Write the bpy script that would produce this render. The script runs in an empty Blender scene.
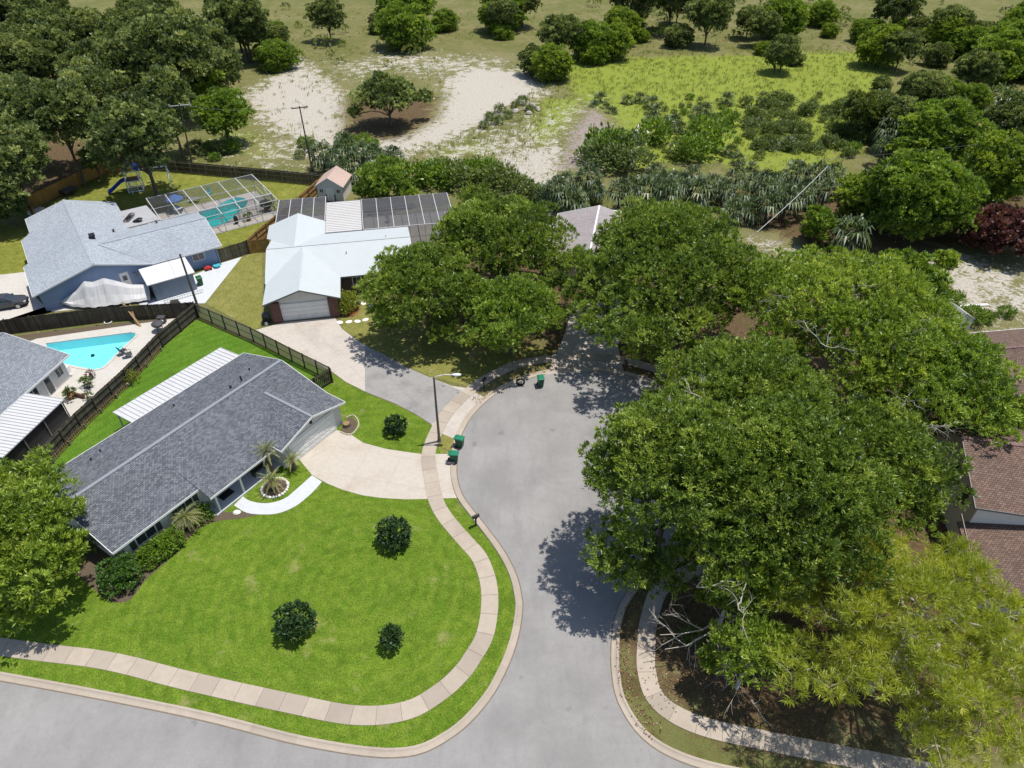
import bpy, math, random
import numpy as np
from mathutils import Vector, geometry

SC = bpy.context.scene
COL = SC.collection
R_ = math.radians
# ---------------------------------------------------------------- survey: camera 42 m up, pitched 39 degrees down
CAM_H, FOC, PITCH = 42.0, 690.0, R_(39)
def G(x, y, h=0.0):
    """world point at height h seen at photo position x, y"""
    u, v = x - 512, y - 384
    t = (CAM_H - h) / (v*math.cos(PITCH) + FOC*math.sin(PITCH))
    return Vector((u*t, (FOC*math.cos(PITCH) - v*math.sin(PITCH))*t, h))

class Frame:
    """local axes of a building: a along ang, b to its left"""
    def __init__(s, o, ang):
        s.o = Vector((o[0], o[1], 0)); s.ang = R_(ang)
    def loc(s, x, y, h=0.0):
        q = G(x, y, h) - s.o; c, n = math.cos(s.ang), math.sin(s.ang)
        return Vector((q.x*c + q.y*n, -q.x*n + q.y*c, h))
    def world(s, a, b, z=0.0):
        c, n = math.cos(s.ang), math.sin(s.ang)
        return Vector((s.o.x + a*c - b*n, s.o.y + a*n + b*c, z))

# ---------------------------------------------------------------- objects
def thing(name, label, cat, loc=(0, 0, 0), rot=0.0, group=None):
    o = bpy.data.objects.new(name, None); COL.objects.link(o)
    o.empty_display_size = 0.3
    o.location = (loc[0], loc[1], loc[2] if len(loc) > 2 else 0); o.rotation_euler = (0, 0, rot)
    o['label'] = label; o['category'] = cat
    if group: o['group'] = group
    return o
def tag(o, label, cat, group=None, kind=None):
    o['label'] = label; o['category'] = cat
    if group: o['group'] = group
    if kind: o['kind'] = kind
    return o
def link(name, me, parent=None):
    o = bpy.data.objects.new(name, me); COL.objects.link(o)
    if parent: o.parent = parent
    return o
def dup(root, loc, rotz=0.0, label=None, group=None, scale=None):
    r = root.copy(); COL.objects.link(r); r.location = (loc[0], loc[1], loc[2] if len(loc) > 2 else 0)
    r.rotation_euler = (0, 0, rotz)
    if scale: r.scale = (scale, scale, scale) if not hasattr(scale, '__len__') else scale
    if label: r['label'] = label
    if group: r['group'] = group
    for ch in list(root.children):
        c = ch.copy(); COL.objects.link(c); c.parent = r
        for g in list(ch.children):
            d = g.copy(); COL.objects.link(d); d.parent = c
    return r

class MB:
    """collects faces of one part, with a per-point tint"""
    def __init__(s): s.v = []; s.f = []; s.t = []; s.tint = 0.5
    def add(s, vs, fs, t=None):
        n = len(s.v); s.v += [tuple(q) for q in vs]; s.f += [tuple(i + n for i in f) for f in fs]
        s.t += [s.tint if t is None else t]*len(vs); return s
    def box(s, x0, x1, y0, y1, z0, z1, t=None):
        return s.add([(x0,y0,z0),(x1,y0,z0),(x1,y1,z0),(x0,y1,z0),(x0,y0,z1),(x1,y0,z1),(x1,y1,z1),(x0,y1,z1)],
              [(0,3,2,1),(4,5,6,7),(0,1,5,4),(1,2,6,5),(2,3,7,6),(3,0,4,7)], t)
    def slab(s, pts, th, t=None):
        """polygon with thickness straight down"""
        n = len(pts); lo = [(q[0], q[1], q[2]-th) for q in pts]
        ar = sum(pts[i][0]*pts[(i+1) % n][1] - pts[(i+1) % n][0]*pts[i][1] for i in range(n))
        if ar < 0: pts = pts[::-1]; lo = lo[::-1]
        return s.add(list(pts)+lo, [tuple(range(n)), tuple(range(2*n-1, n-1, -1))] + [(i, i+n, (i+1) % n + n, (i+1) % n) for i in range(n)], t)
    def bar(s, p, q, w, h=None, t=None, up=(0,0,1)):
        p, q = Vector(p), Vector(q); h = h or w; d = (q-p).normalized(); up = Vector(up)
        if abs(d.dot(up)) > .95: up = Vector((1, 0, 0))
        sd = d.cross(up).normalized(); u = sd.cross(d)
        c = [(-1,-1),(1,-1),(1,1),(-1,1)]
        vs = [e + sd*(i*w/2) + u*(j*h/2) for e in (p, q) for i, j in c]
        return s.add(vs, [(0,1,2,3),(7,6,5,4),(0,4,5,1),(1,5,6,2),(2,6,7,3),(3,7,4,0)], t)
    def tube(s, path, r, n=8, t=None, cap=True):
        path = [Vector(q) for q in path]; rs = r if hasattr(r, '__len__') else [r]*len(path)
        vs = []; fs = []; ref = Vector((0.13, 0.97, 0.21))
        for i, q in enumerate(path):
            d = (path[min(i+1, len(path)-1)] - path[max(i-1, 0)]).normalized()
            if abs(d.dot(ref)) > .97: ref = Vector((1, 0, 0))
            a = d.cross(ref).normalized(); b = a.cross(d)
            for k in range(n):
                w = 2*math.pi*k/n; vs.append(q + (a*math.cos(w) + b*math.sin(w))*rs[i])
        for i in range(len(path)-1):
            for k in range(n):
                k2 = (k+1) % n; fs.append((i*n+k, i*n+k2, (i+1)*n+k2, (i+1)*n+k))
        if cap: fs.append(tuple(range(n))); fs.append(tuple(range((len(path)-1)*n+n-1, (len(path)-1)*n-1, -1)))
        return s.add(vs, fs, t)
    def lathe(s, prof, c=(0,0,0), n=16, t=None, sx=1, sy=1):
        vs = []; fs = []
        for r, z in prof:
            for k in range(n):
                w = 2*math.pi*k/n; vs.append((c[0]+r*sx*math.cos(w), c[1]+r*sy*math.sin(w), c[2]+z))
        for i in range(len(prof)-1):
            for k in range(n):
                k2 = (k+1) % n; fs.append((i*n+k, i*n+k2, (i+1)*n+k2, (i+1)*n+k))
        fs.append(tuple(range(n-1, -1, -1))); fs.append(tuple(range((len(prof)-1)*n, len(prof)*n)))
        return s.add(vs, fs, t)
    def loft(s, secs, t=None, cap=True, closed=True):
        n = len(secs[0]); vs = [q for sec in secs for q in sec]; fs = []
        for i in range(len(secs)-1):
            for k in range(n if closed else n-1):
                k2 = (k+1) % n; fs.append((i*n+k, i*n+k2, (i+1)*n+k2, (i+1)*n+k))
        if cap: fs.append(tuple(range(n-1, -1, -1))); fs.append(tuple(range((len(secs)-1)*n, len(secs)*n)))
        return s.add(vs, fs, t)
    def build(s, name, mat, parent=None, smooth=False, bevel=0):
        me = bpy.data.meshes.new(name); me.from_pydata(s.v, [], s.f); me.materials.append(mat)
        at = me.attributes.new('tint', 'FLOAT', 'POINT'); at.data.foreach_set('value', s.t)
        if smooth: me.polygons.foreach_set('use_smooth', [True]*len(me.polygons))
        me.update(); o = link(name, me, parent)
        if bevel:
            m = o.modifiers.new('bevel', 'BEVEL'); m.width = bevel; m.segments = 2; m.limit_method = 'ANGLE'
        return o

def flat(name, pts, z, mat, holes=(), parent=None):
    """a sheet from a world outline (with holes), triangulated"""
    loops = [[Vector((q[0], q[1], z)) for q in pts]] + [[Vector((q[0], q[1], z)) for q in h] for h in holes]
    tris = geometry.tessellate_polygon(loops); allv = [q for l in loops for q in l]
    fs = []
    for a, b, c in tris:
        n = (allv[b]-allv[a]).cross(allv[c]-allv[a])
        fs.append((a, b, c) if n.z > 0 else (a, c, b))
    me = bpy.data.meshes.new(name); me.from_pydata([tuple(q) for q in allv], [], fs); me.materials.append(mat)
    return link(name, me, parent)
def sheet(name, pts, z, mat, holes=()):
    o = flat(name, pts, z, mat, holes); o['kind'] = 'structure'; return o
def smooth_path(pts, n=6, closed=False):
    """Catmull-Rom through 2D points"""
    P = [Vector((q[0], q[1])) for q in pts]; out = []; m = len(P)
    for i in range(m if closed else m-1):
        if closed: p0, p1, p2, p3 = P[i-1], P[i], P[(i+1) % m], P[(i+2) % m]
        else: p0, p1, p2, p3 = P[max(i-1, 0)], P[i], P[i+1], P[min(i+2, m-1)]
        for k in range(n):
            t = k/n
            out.append(0.5*((2*p1) + (p2-p0)*t + (2*p0-5*p1+4*p2-p3)*t*t + (3*p1-p0-3*p2+p3)*t**3))
    if not closed: out.append(P[-1])
    return out
def resample(pts, step):
    P = [Vector((q[0], q[1])) for q in pts]; out = [P[0]]; acc = 0.0
    for a, b in zip(P, P[1:]):
        d = (b-a).length
        if d == 0: continue
        s = step - acc
        while s <= d: out.append(a + (b-a)*(s/d)); s += step
        acc = d - (s - step)
    return out
def offset_path(P, d):
    """shift an open 2D path to its left by d"""
    out = []
    for i, q in enumerate(P):
        t = (P[min(i+1, len(P)-1)] - P[max(i-1, 0)]).normalized(); out.append(q + Vector((-t.y, t.x))*d)
    return out

# ---------------------------------------------------------------- materials
class NT:
    def __init__(s, name):
        s.m = bpy.data.materials.new(name); s.m.use_nodes = True; s.n = s.m.node_tree.nodes; s.l = s.m.node_tree.links
        s.b = s.n['Principled BSDF']; s.co = s.n.new('ShaderNodeTexCoord'); s.pos = s.co.outputs['Object']
    def node(s, t, **kw):
        n = s.n.new(t)
        for k, v in kw.items():
            if k in n.inputs.keys():
                if hasattr(v, 'is_output'): s.l.new(v, n.inputs[k])
                else: n.inputs[k].default_value = v
            else: setattr(n, k, v)
        return n
    def noise(s, scale, detail=4, rough=.55, vec=None, dist=0):
        n = s.node('ShaderNodeTexNoise', Scale=scale, Detail=detail, Roughness=rough, Distortion=dist)
        s.l.new(vec or s.pos, n.inputs['Vector']); return n.outputs['Fac']
    def ramp(s, fac, lo, hi):
        n = s.node('ShaderNodeMapRange'); n.inputs['From Min'].default_value = lo; n.inputs['From Max'].default_value = hi
        s.l.new(fac, n.inputs['Value']); return n.outputs['Result']
    def mix(s, fac, a, b, mode='MIX'):
        n = s.n.new('ShaderNodeMix'); n.data_type = 'RGBA'; n.blend_type = mode
        for k, v in ((0, fac), (6, a), (7, b)):
            if hasattr(v, 'is_output'): s.l.new(v, n.inputs[k])
            elif k == 0: n.inputs[0].default_value = v
            else: n.inputs[k].default_value = (*v[:3], 1)
        return n.outputs[2]
    def math(s, op, a, b=0.0):
        n = s.n.new('ShaderNodeMath'); n.operation = op
        for k, v in ((0, a), (1, b)):
            if hasattr(v, 'is_output'): s.l.new(v, n.inputs[k])
            else: n.inputs[k].default_value = v
        return n.outputs[0]
    def attr(s, name):
        n = s.n.new('ShaderNodeAttribute'); n.attribute_name = name; return n.outputs['Fac']
    def scaled(s, x, y, z, rot=0):
        n = s.n.new('ShaderNodeMapping'); n.inputs['Scale'].default_value = (x, y, z); n.inputs['Rotation'].default_value = (0, 0, rot)
        s.l.new(s.pos, n.inputs['Vector']); return n.outputs['Vector']
    def bump(s, h, strength=.3, dist=.02):
        n = s.n.new('ShaderNodeBump'); n.inputs['Strength'].default_value = strength; n.inputs['Distance'].default_value = dist
        s.l.new(h, n.inputs['Height']); s.l.new(n.outputs['Normal'], s.b.inputs['Normal'])
    def done(s, col, rough=.85, spec=.3, metal=0):
        if hasattr(col, 'is_output'): s.l.new(col, s.b.inputs['Base Color'])
        else: s.b.inputs['Base Color'].default_value = (*col, 1)
        s.b.inputs['Roughness'].default_value = rough; s.b.inputs['Specular IOR Level'].default_value = spec
        s.b.inputs['Metallic'].default_value = metal
        return s.m

def paint(name, col, rough=.6, var=.14, scale=3.0, dirt=(.12,.10,.08), dirtamt=.18, metal=0, spec=.35, tint=0.0):
    """painted or plain surface with uneven tone and some dirt"""
    t = NT(name); n = t.noise(scale, 5); n2 = t.noise(scale*.31, 6, .65)
    c = t.mix(n, [x*(1-var) for x in col], [min(1, x*(1+var)) for x in col])
    c = t.mix(t.math('MULTIPLY', t.ramp(n2, .5, .75), dirtamt), c, dirt)
    if tint:
        a = t.attr('tint'); c = t.mix(t.math('MULTIPLY', t.math('SUBTRACT', 1.0, a), tint), c, [x*.35 for x in col])
    return t.done(c, rough, spec, metal)

def shingle(name, c1, c2, fleck, rot=0.0, rows=.145, wid=.24, mortar=(.03,.03,.035), streak=.15, msize=.012):
    t = NT(name); v = t.scaled(1, 1, 1, rot)
    b = t.node('ShaderNodeTexBrick', Scale=1.0); b.offset = .5; b.squash = 1
    b.inputs['Brick Width'].default_value = wid; b.inputs['Row Height'].default_value = rows
    b.inputs['Mortar Size'].default_value = msize; b.inputs['Mortar Smooth'].default_value = .3; b.inputs['Bias'].default_value = 0
    b.inputs['Color1'].default_value = (*c1, 1); b.inputs['Color2'].default_value = (*c2, 1); b.inputs['Mortar'].default_value = (*mortar, 1)
    t.l.new(v, b.inputs['Vector'])
    n = t.noise(9.0, 4, .8, v); c = t.mix(t.ramp(n, .53, .64), b.outputs['Color'], fleck)
    n2 = t.noise(.35, 5, .6); c = t.mix(t.math('MULTIPLY', t.ramp(n2, .42, .7), streak), c, (.05,.05,.05))
    n3 = t.noise(.12, 3, .6); c = t.mix(t.math('MULTIPLY', t.ramp(n3, .4, .7), .18), c, (.55,.55,.55), 'MULTIPLY')
    t.bump(b.outputs['Fac'], .25, -.015)
    return t.done(c, .95, .2)

def brickwall(name, c1, c2, mortar):
    t = NT(name)
    sx = t.node('ShaderNodeSeparateXYZ'); t.l.new(t.pos, sx.inputs[0])
    cx = t.node('ShaderNodeCombineXYZ'); t.l.new(t.math('ADD', sx.outputs[0], sx.outputs[1]), cx.inputs[0]); t.l.new(sx.outputs[2], cx.inputs[1])
    b = t.node('ShaderNodeTexBrick', Scale=1.0); b.inputs['Brick Width'].default_value = .24; b.inputs['Row Height'].default_value = .08
    b.inputs['Mortar Size'].default_value = .008; b.inputs['Color1'].default_value = (*c1, 1); b.inputs['Color2'].default_value = (*c2, 1); b.inputs['Mortar'].default_value = (*mortar, 1)
    t.l.new(cx.outputs[0], b.inputs['Vector']); return t.done(b.outputs['Color'], .9, .2)

def ribbed(name, col, per=.3, rot=0.0, dark=.6):
    """pan roof with standing ribs along one axis"""
    t = NT(name); v = t.scaled(1, 1, 1, rot)
    w = t.node('ShaderNodeTexWave', Scale=1.0/per*.5/ math.pi*math.pi); w.wave_type = 'BANDS'; w.bands_direction = 'X'; w.inputs['Distortion'].default_value = 0
    t.l.new(v, w.inputs['Vector'])
    n = t.noise(1.5, 5, .6); c = t.mix(n, [x*.88 for x in col], [min(1, x*1.06) for x in col])
    return t.done(c, .45, .4)

def lawn_mat(name, c1, c2, c3, dry, dryamt=.5, stripe=None):
    t = NT(name)
    big = t.noise(.16, 4, .6); mid = t.noise(1.3, 6, .7, None, .6); fine = t.noise(9, 4, .8); blades = t.noise(26, 2, .8, t.scaled(1, .45, 1, .6))
    c = t.mix(t.ramp(big, .35, .65), c1, c2)
    c = t.mix(t.math('MULTIPLY', t.ramp(mid, .40, .66), .8), c, c3)
    pt = t.noise(.55, 5, .7, None, 1.2); c = t.mix(t.math('MULTIPLY', t.ramp(pt, .45, .68), .45), c, [x*.62 for x in c1])
    f = t.math('ADD', t.math('MULTIPLY', fine, .5), t.math('MULTIPLY', blades, .5))
    c = t.mix(.8, c, t.mix(t.ramp(f, .40, .60), (.34,.36,.34), (1.55,1.5,1.4)), 'MULTIPLY')
    if stripe:
        w = t.node('ShaderNodeTexWave', Scale=stripe[1]); w.wave_type = 'RINGS'; w.rings_direction = 'Z'; w.inputs['Distortion'].default_value = 2.2; w.inputs['Detail Scale'].default_value = .35
        mp = t.n.new('ShaderNodeMapping'); mp.inputs['Location'].default_value = (11, -29, 0); t.l.new(t.pos, mp.inputs['Vector']); t.l.new(mp.outputs[0], w.inputs['Vector'])
        c = t.mix(t.math('MULTIPLY', w.outputs['Fac'], .26), c, (.55,.6,.55), 'MULTIPLY')
    d = t.noise(.33, 6, .65); d2 = t.noise(.9, 4, .6)
    c = t.mix(t.math('MULTIPLY', t.ramp(t.math('MULTIPLY', d, t.math('ADD', d2, .5)), .60, .78), dryamt), c, dry)
    t.bump(f, .6, .06); return t.done(c, .95, .12)

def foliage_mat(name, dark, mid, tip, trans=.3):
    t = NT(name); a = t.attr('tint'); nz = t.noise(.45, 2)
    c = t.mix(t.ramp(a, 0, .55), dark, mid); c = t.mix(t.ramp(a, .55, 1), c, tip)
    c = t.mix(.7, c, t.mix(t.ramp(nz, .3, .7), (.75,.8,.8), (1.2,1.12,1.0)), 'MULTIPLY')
    d = t.node('ShaderNodeBsdfDiffuse'); tr = t.node('ShaderNodeBsdfTranslucent'); g = t.node('ShaderNodeBsdfGlossy', Roughness=.45)
    g.inputs['Color'].default_value = (.9,.95,1,1)
    t.l.new(c, d.inputs['Color']); t.l.new(t.mix(1.0, c, (1.5,1.35,.6), 'MULTIPLY'), tr.inputs['Color'])
    m1 = t.node('ShaderNodeMixShader'); m1.inputs[0].default_value = trans; t.l.new(d.outputs[0], m1.inputs[1]); t.l.new(tr.outputs[0], m1.inputs[2])
    m2 = t.node('ShaderNodeMixShader'); m2.inputs[0].default_value = .03; t.l.new(m1.outputs[0], m2.inputs[1]); t.l.new(g.outputs[0], m2.inputs[2])
    t.l.new(m2.outputs[0], t.n['Material Output'].inputs['Surface']); return t.m

def wood_mat(name, c1, c2, rough=.9):
    t = NT(name); a = t.attr('tint'); n = t.noise(1.2, 5, .65); g = t.noise(9, 4, .7, t.scaled(1, 1, .12))
    c = t.mix(a, c1, c2); c = t.mix(t.math('MULTIPLY', t.ramp(n, .4, .75), .5), c, [x*.45 for x in c1])
    c = t.mix(t.math('MULTIPLY', t.ramp(g, .4, .7), .35), c, [x*.5 for x in c1]); return t.done(c, rough, .15)

def screen_mat(name, col=(.02,.02,.022), op=.45):
    """insect screen: a fine mesh seen as partly open"""
    t = NT(name); tr = t.node('ShaderNodeBsdfTransparent'); m = t.node('ShaderNodeMixShader'); m.inputs[0].default_value = op
    t.b.inputs['Base Color'].default_value = (*col, 1); t.b.inputs['Roughness'].default_value = .7
    t.l.new(tr.outputs[0], m.inputs[1]); t.l.new(t.b.outputs[0], m.inputs[2]); t.l.new(m.outputs[0], t.n['Material Output'].inputs['Surface']); return t.m

def water_mat(name, tint):
    t = NT(name); tr = t.node('ShaderNodeBsdfTransparent'); tr.inputs['Color'].default_value = (*tint, 1)
    g = t.node('ShaderNodeBsdfGlossy', Roughness=.04); fr = t.node('ShaderNodeFresnel', IOR=1.33)
    n = t.n.new('ShaderNodeBump'); n.inputs['Strength'].default_value = .25; n.inputs['Distance'].default_value = .03
    t.l.new(t.noise(2.2, 4), n.inputs['Height']); t.l.new(n.outputs[0], g.inputs['Normal']); t.l.new(n.outputs[0], fr.inputs['Normal'])
    m = t.node('ShaderNodeMixShader'); t.l.new(fr.outputs[0], m.inputs[0]); t.l.new(tr.outputs[0], m.inputs[1]); t.l.new(g.outputs[0], m.inputs[2])
    t.l.new(m.outputs[0], t.n['Material Output'].inputs['Surface']); return t.m

def concrete(name, col, joint=None, rot=0.0, stain=(.16,.11,.07), stainamt=.3, tint=.0):
    t = NT(name); n = t.noise(2.5, 6, .65); n2 = t.noise(.4, 6, .6); n3 = t.noise(30, 2, .7)
    c = t.mix(n, [x*.82 for x in col], [min(1, x*1.14) for x in col])
    c = t.mix(t.math('MULTIPLY', t.ramp(n2, .48, .75), stainamt), c, stain)
    c = t.mix(.5, c, t.mix(t.ramp(n3, .3, .7), (.8,.8,.8), (1.12,1.12,1.12)), 'MULTIPLY')
    if tint:
        c = t.mix(t.math('MULTIPLY', t.attr('tint'), tint), c, [x*.6 for x in col])
    if joint:
        b = t.node('ShaderNodeTexBrick', Scale=1.0); b.offset = 0; b.inputs['Brick Width'].default_value = joint; b.inputs['Row Height'].default_value = joint
        b.inputs['Mortar Size'].default_value = .018; b.inputs['Mortar Smooth'].default_value = .6
        t.l.new(t.scaled(1, 1, 1, rot), b.inputs['Vector']); c = t.mix(t.math('MULTIPLY', b.outputs['Fac'], .4), c, [x*.35 for x in col])
    return t.done(c, .92, .2)

W = {}
W['white'] = paint('white_paint', (.74,.74,.72), .55, .07)
W['white_metal'] = paint('white_metal', (.58,.58,.58), .4, .05, dirtamt=.06)
W['trim'] = paint('trim_white', (.72,.72,.70), .5, .05, dirtamt=.1)
W['offwhite'] = paint('offwhite_wall', (.62,.60,.56), .7, .06)
W['cream'] = paint('cream_wall', (.50,.46,.40), .8, .08)
W['bluewall'] = paint('blue_wall', (.24,.32,.47), .75, .07)
W['bluegrey'] = paint('blue_grey_panel', (.21,.25,.31), .6, .06)
W['glass'] = paint('window_glass', (.03,.04,.05), .08, .05, dirtamt=0, spec=.8)
W['black'] = paint('black_plastic', (.018,.018,.02), .45, .15, dirtamt=.1)
W['darkgrey'] = paint('dark_grey', (.06,.06,.065), .6, .12)
W['grey'] = paint('grey_metal', (.28,.28,.29), .45, .08, metal=.3)
W['alu'] = paint('pale_aluminium', (.62,.62,.62), .4, .05, metal=.2)
W['bronze'] = paint('bronze_frame', (.20,.19,.18), .5, .08)
W['bin'] = paint('green_bin', (.012,.16,.085), .45, .12, dirtamt=.12)
W['bin2'] = paint('dark_green_bin', (.01,.09,.03), .5, .12)
W['rubber'] = paint('rubber', (.015,.015,.015), .85, .1)
W['pole'] = paint('pole_wood', (.075,.062,.052), .9, .25)
W['steelpole'] = paint('lamp_pole', (.13,.11,.09), .6, .12)
W['bluepl'] = paint('blue_plastic', (.015,.05,.34), .35, .08)
W['teal'] = paint('teal_fabric', (.05,.35,.42), .7, .1)
W['red'] = paint('red_plastic', (.45,.03,.03), .5, .1)
W['terracotta'] = paint('terracotta', (.30,.12,.06), .85, .15)
W['orangewood'] = wood_mat('orange_cedar', (.33,.185,.055), (.46,.27,.08))
W['greywood'] = wood_mat('weathered_board', (.075,.066,.052), (.145,.13,.105))
W['darkwood'] = wood_mat('dark_board', (.055,.045,.034), (.11,.09,.068))
W['palewood'] = wood_mat('pale_board', (.16,.145,.12), (.27,.25,.21))
W['lumber'] = wood_mat('lumber', (.25,.16,.08), (.36,.25,.14))
W['roof_main'] = shingle('grey_blue_shingle', (.095,.104,.122), (.20,.215,.24), (.04,.044,.054))
W['roof_main_x'] = shingle('grey_blue_shingle_side', (.095,.104,.122), (.20,.215,.24), (.04,.044,.054), rot=R_(90))
W['ridge_main'] = paint('ridge_shingle', (.22,.235,.265), .95, .2, 6)
W['roof_pool'] = shingle('pale_grey_shingle', (.19,.21,.24), (.30,.325,.355), (.12,.14,.16), streak=.1)
W['roof_blue'] = shingle('light_grey_shingle', (.28,.315,.355), (.41,.445,.49), (.21,.235,.27), streak=.06, mortar=(.2,.21,.23))
W['roof_blue_x'] = shingle('light_grey_shingle_side', (.28,.315,.355), (.41,.445,.49), (.21,.235,.27), rot=R_(90), streak=.06, mortar=(.2,.21,.23))
W['roof_white'] = paint('white_roof_coating', (.44,.475,.485), .7, .05, 1.2, (.35,.36,.34), .14)
W['pan_roof'] = paint('pan_roof_white', (.52,.52,.525), .5, .06, 2, (.3,.28,.25), .2)
W['pan_beige'] = paint('pan_roof_beige', (.52,.505,.485), .6, .06, 2, (.3,.28,.25), .2)
W['flatroof'] = paint('flat_roof_grey', (.34,.34,.35), .85, .12, 1.1, (.08,.08,.08), .4)
W['roof_brown'] = shingle('brown_shingle', (.145,.092,.068), (.24,.158,.122), (.095,.06,.045), streak=.25, rows=.17, wid=.26, msize=.018)
W['roof_brown_x'] = shingle('brown_shingle_side', (.19,.115,.105), (.31,.20,.18), (.12,.075,.07), rot=R_(90), streak=.2)
W['roof_taupe'] = shingle('taupe_shingle', (.30,.265,.265), (.40,.36,.36), (.24,.21,.21), streak=.12, mortar=(.16,.15,.15))
W['roof_peach'] = shingle('peach_shingle', (.47,.35,.30), (.54,.42,.36), (.40,.29,.24), streak=.1, mortar=(.35,.22,.18))
W['brick'] = brickwall('red_brick', (.17,.06,.045), (.09,.035,.03), (.2,.17,.15))
W['plaster_pool'] = paint('pool_plaster', (.56,.74,.76), .8, .06, dirtamt=.05)
W['plaster_pool2'] = paint('pool_plaster_teal', (.42,.78,.78), .8, .08, dirtamt=.1)
W['water'] = water_mat('pool_water', (.52,.92,.96))
W['water2'] = water_mat('pool_water_teal', (.35,.85,.86))
W['deck'] = concrete('pool_deck', (.50,.475,.43), None, 0, (.3,.22,.17), .25)
W['deck2'] = concrete('cage_deck', (.52,.48,.44), None, 0, (.25,.2,.16), .3)
W['walk'] = concrete('white_walk', (.52,.54,.565), None, 0, (.4,.4,.4), .15)
W['sidewalk'] = concrete('sidewalk_concrete', (.42,.36,.295), None, 0, (.2,.14,.1), .3, tint=.5)
W['kerb'] = concrete('kerb_concrete', (.43,.375,.31), None, 0, (.15,.11,.08), .4)
W['drive'] = concrete('driveway_concrete', (.47,.425,.365), 3.0, R_(12), (.30,.21,.14), .32)
W['drive2'] = concrete('driveway_far', (.47,.425,.375), 1.1, R_(-38), (.17,.14,.12), .42)
W['drive3'] = concrete('driveway_dirty_shaded', (.29,.28,.27), 1.1, R_(-38), (.10,.09,.08), .5)  # dirty concrete, with the oaks' dappled shade also put into the grey
W['bin_body'] = paint('green_bin_body', (.008,.075,.045), .45, .12, dirtamt=.12)
W['fence_mesh'] = screen_mat('grey_fence_mesh', (.34,.33,.30), .6)
W['joint'] = paint('joint_dirt', (.17,.14,.105), .95, .3)
W['soil'] = paint('soil_bed', (.10,.075,.05), .95, .4, 5)
W['mulch'] = paint('orange_mulch', (.21,.085,.035), .95, .35, 6)
W['stone'] = paint('white_stone', (.72,.70,.66), .8, .15)
W['rubble'] = paint('rubble', (.34,.31,.28), .95, .35, 4)
W['tarp'] = paint('white_tarp', (.55,.545,.54), .6, .08, 1.5, (.35,.33,.31), .3)
W['carpaint'] = paint('dark_car_paint', (.045,.047,.052), .22, .05, dirtamt=.05, spec=.7)
W['bark'] = paint('oak_bark', (.11,.085,.065), .95, .35, 6)
W['bark_pale'] = paint('pale_bark', (.34,.30,.255), .95, .3, 5)
W['deadwood'] = paint('dead_wood', (.42,.385,.34), .95, .2, 5)

def road_mat():
    t = NT('asphalt'); n = t.noise(.22, 5, .6); n2 = t.noise(2.2, 6, .7); n3 = t.noise(28, 2, .8)
    c = t.mix(t.ramp(n, .35, .65), (.226,.218,.211), (.29,.281,.272))
    c = t.mix(t.math('MULTIPLY', t.ramp(n2, .45, .75), .35), c, (.193,.187,.181))
    c = t.mix(.75, c, t.mix(t.ramp(n3, .25, .75), (.72,.72,.72), (1.25,1.25,1.25)), 'MULTIPLY')
    st = t.noise(.9, 5, .65, t.scaled(1, .22, 1, R_(8))); c = t.mix(t.math('MULTIPLY', t.ramp(st, .50, .72), .30), c, (.16,.155,.155))
    sp = t.noise(.7, 3, .5); c = t.mix(t.math('MULTIPLY', t.ramp(sp, .68, .74), .45), c, (.12,.118,.118))
    # thin wandering cracks
    v = t.node('ShaderNodeTexVoronoi', Scale=.22); v.feature = 'DISTANCE_TO_EDGE'
    wv = t.node('ShaderNodeVectorMath'); wv.operation = 'ADD'
    nn = t.node('ShaderNodeTexNoise', Scale=.9, Detail=4.0); t.l.new(t.pos, nn.inputs['Vector'])
    t.l.new(t.pos, wv.inputs[0]); t.l.new(nn.outputs['Color'], wv.inputs[1]); t.l.new(wv.outputs[0], v.inputs['Vector'])
    cr = t.math('LESS_THAN', v.outputs['Distance'], .0018)
    c = t.mix(t.math('MULTIPLY', cr, .22), c, (.12,.12,.12))
    t.bump(n3, .3, .01); return t.done(c, .95, .2)
W['asphalt'] = road_mat()
W['lawn'] = lawn_mat('front_lawn_grass', (.082,.156,.012), (.112,.188,.016), (.168,.228,.03), (.29,.26,.11), .65, (R_(30), .35))
W['backlawn'] = lawn_mat('back_lawn_grass', (.085,.18,.016), (.115,.215,.022), (.075,.155,.014), (.2,.22,.06), .2, (R_(147), .3))
W['drylawn'] = lawn_mat('dry_lawn_grass', (.20,.20,.055), (.24,.22,.075), (.14,.16,.035), (.30,.26,.13), .8)
W['yardlawn'] = lawn_mat('yard_grass', (.17,.19,.035), (.24,.24,.05), (.10,.13,.02), (.26,.21,.09), .5)

# leaves
W['oak'] = foliage_mat('oak_leaves', (.042,.076,.013), (.178,.275,.034), (.385,.475,.095), .35)
W['oak_mid'] = foliage_mat('oak_leaves_fresh', (.048,.092,.013), (.195,.315,.036), (.41,.525,.10), .36)
W['oak_lime'] = foliage_mat('oak_leaves_lime', (.065,.12,.014), (.235,.345,.038), (.45,.545,.10), .36)
W['woods'] = foliage_mat('wood_leaves', (.035,.06,.02), (.17,.235,.075), (.44,.50,.21), .34)
W['laurel'] = foliage_mat('laurel_leaves', (.018,.048,.012), (.045,.095,.025), (.13,.17,.075), .2)
W['hedge'] = foliage_mat('hedge_leaves', (.075,.15,.012), (.17,.29,.022), (.32,.42,.06), .38)
W['yellowbush'] = foliage_mat('yellow_green_leaves', (.15,.19,.02), (.27,.32,.04), (.40,.42,.07), .35)
W['pine'] = foliage_mat('pine_needles', (.13,.18,.018), (.335,.40,.034), (.53,.56,.085), .42)
W['palm'] = foliage_mat('palm_fronds', (.025,.048,.014), (.10,.145,.042), (.46,.48,.32), .2)
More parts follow.
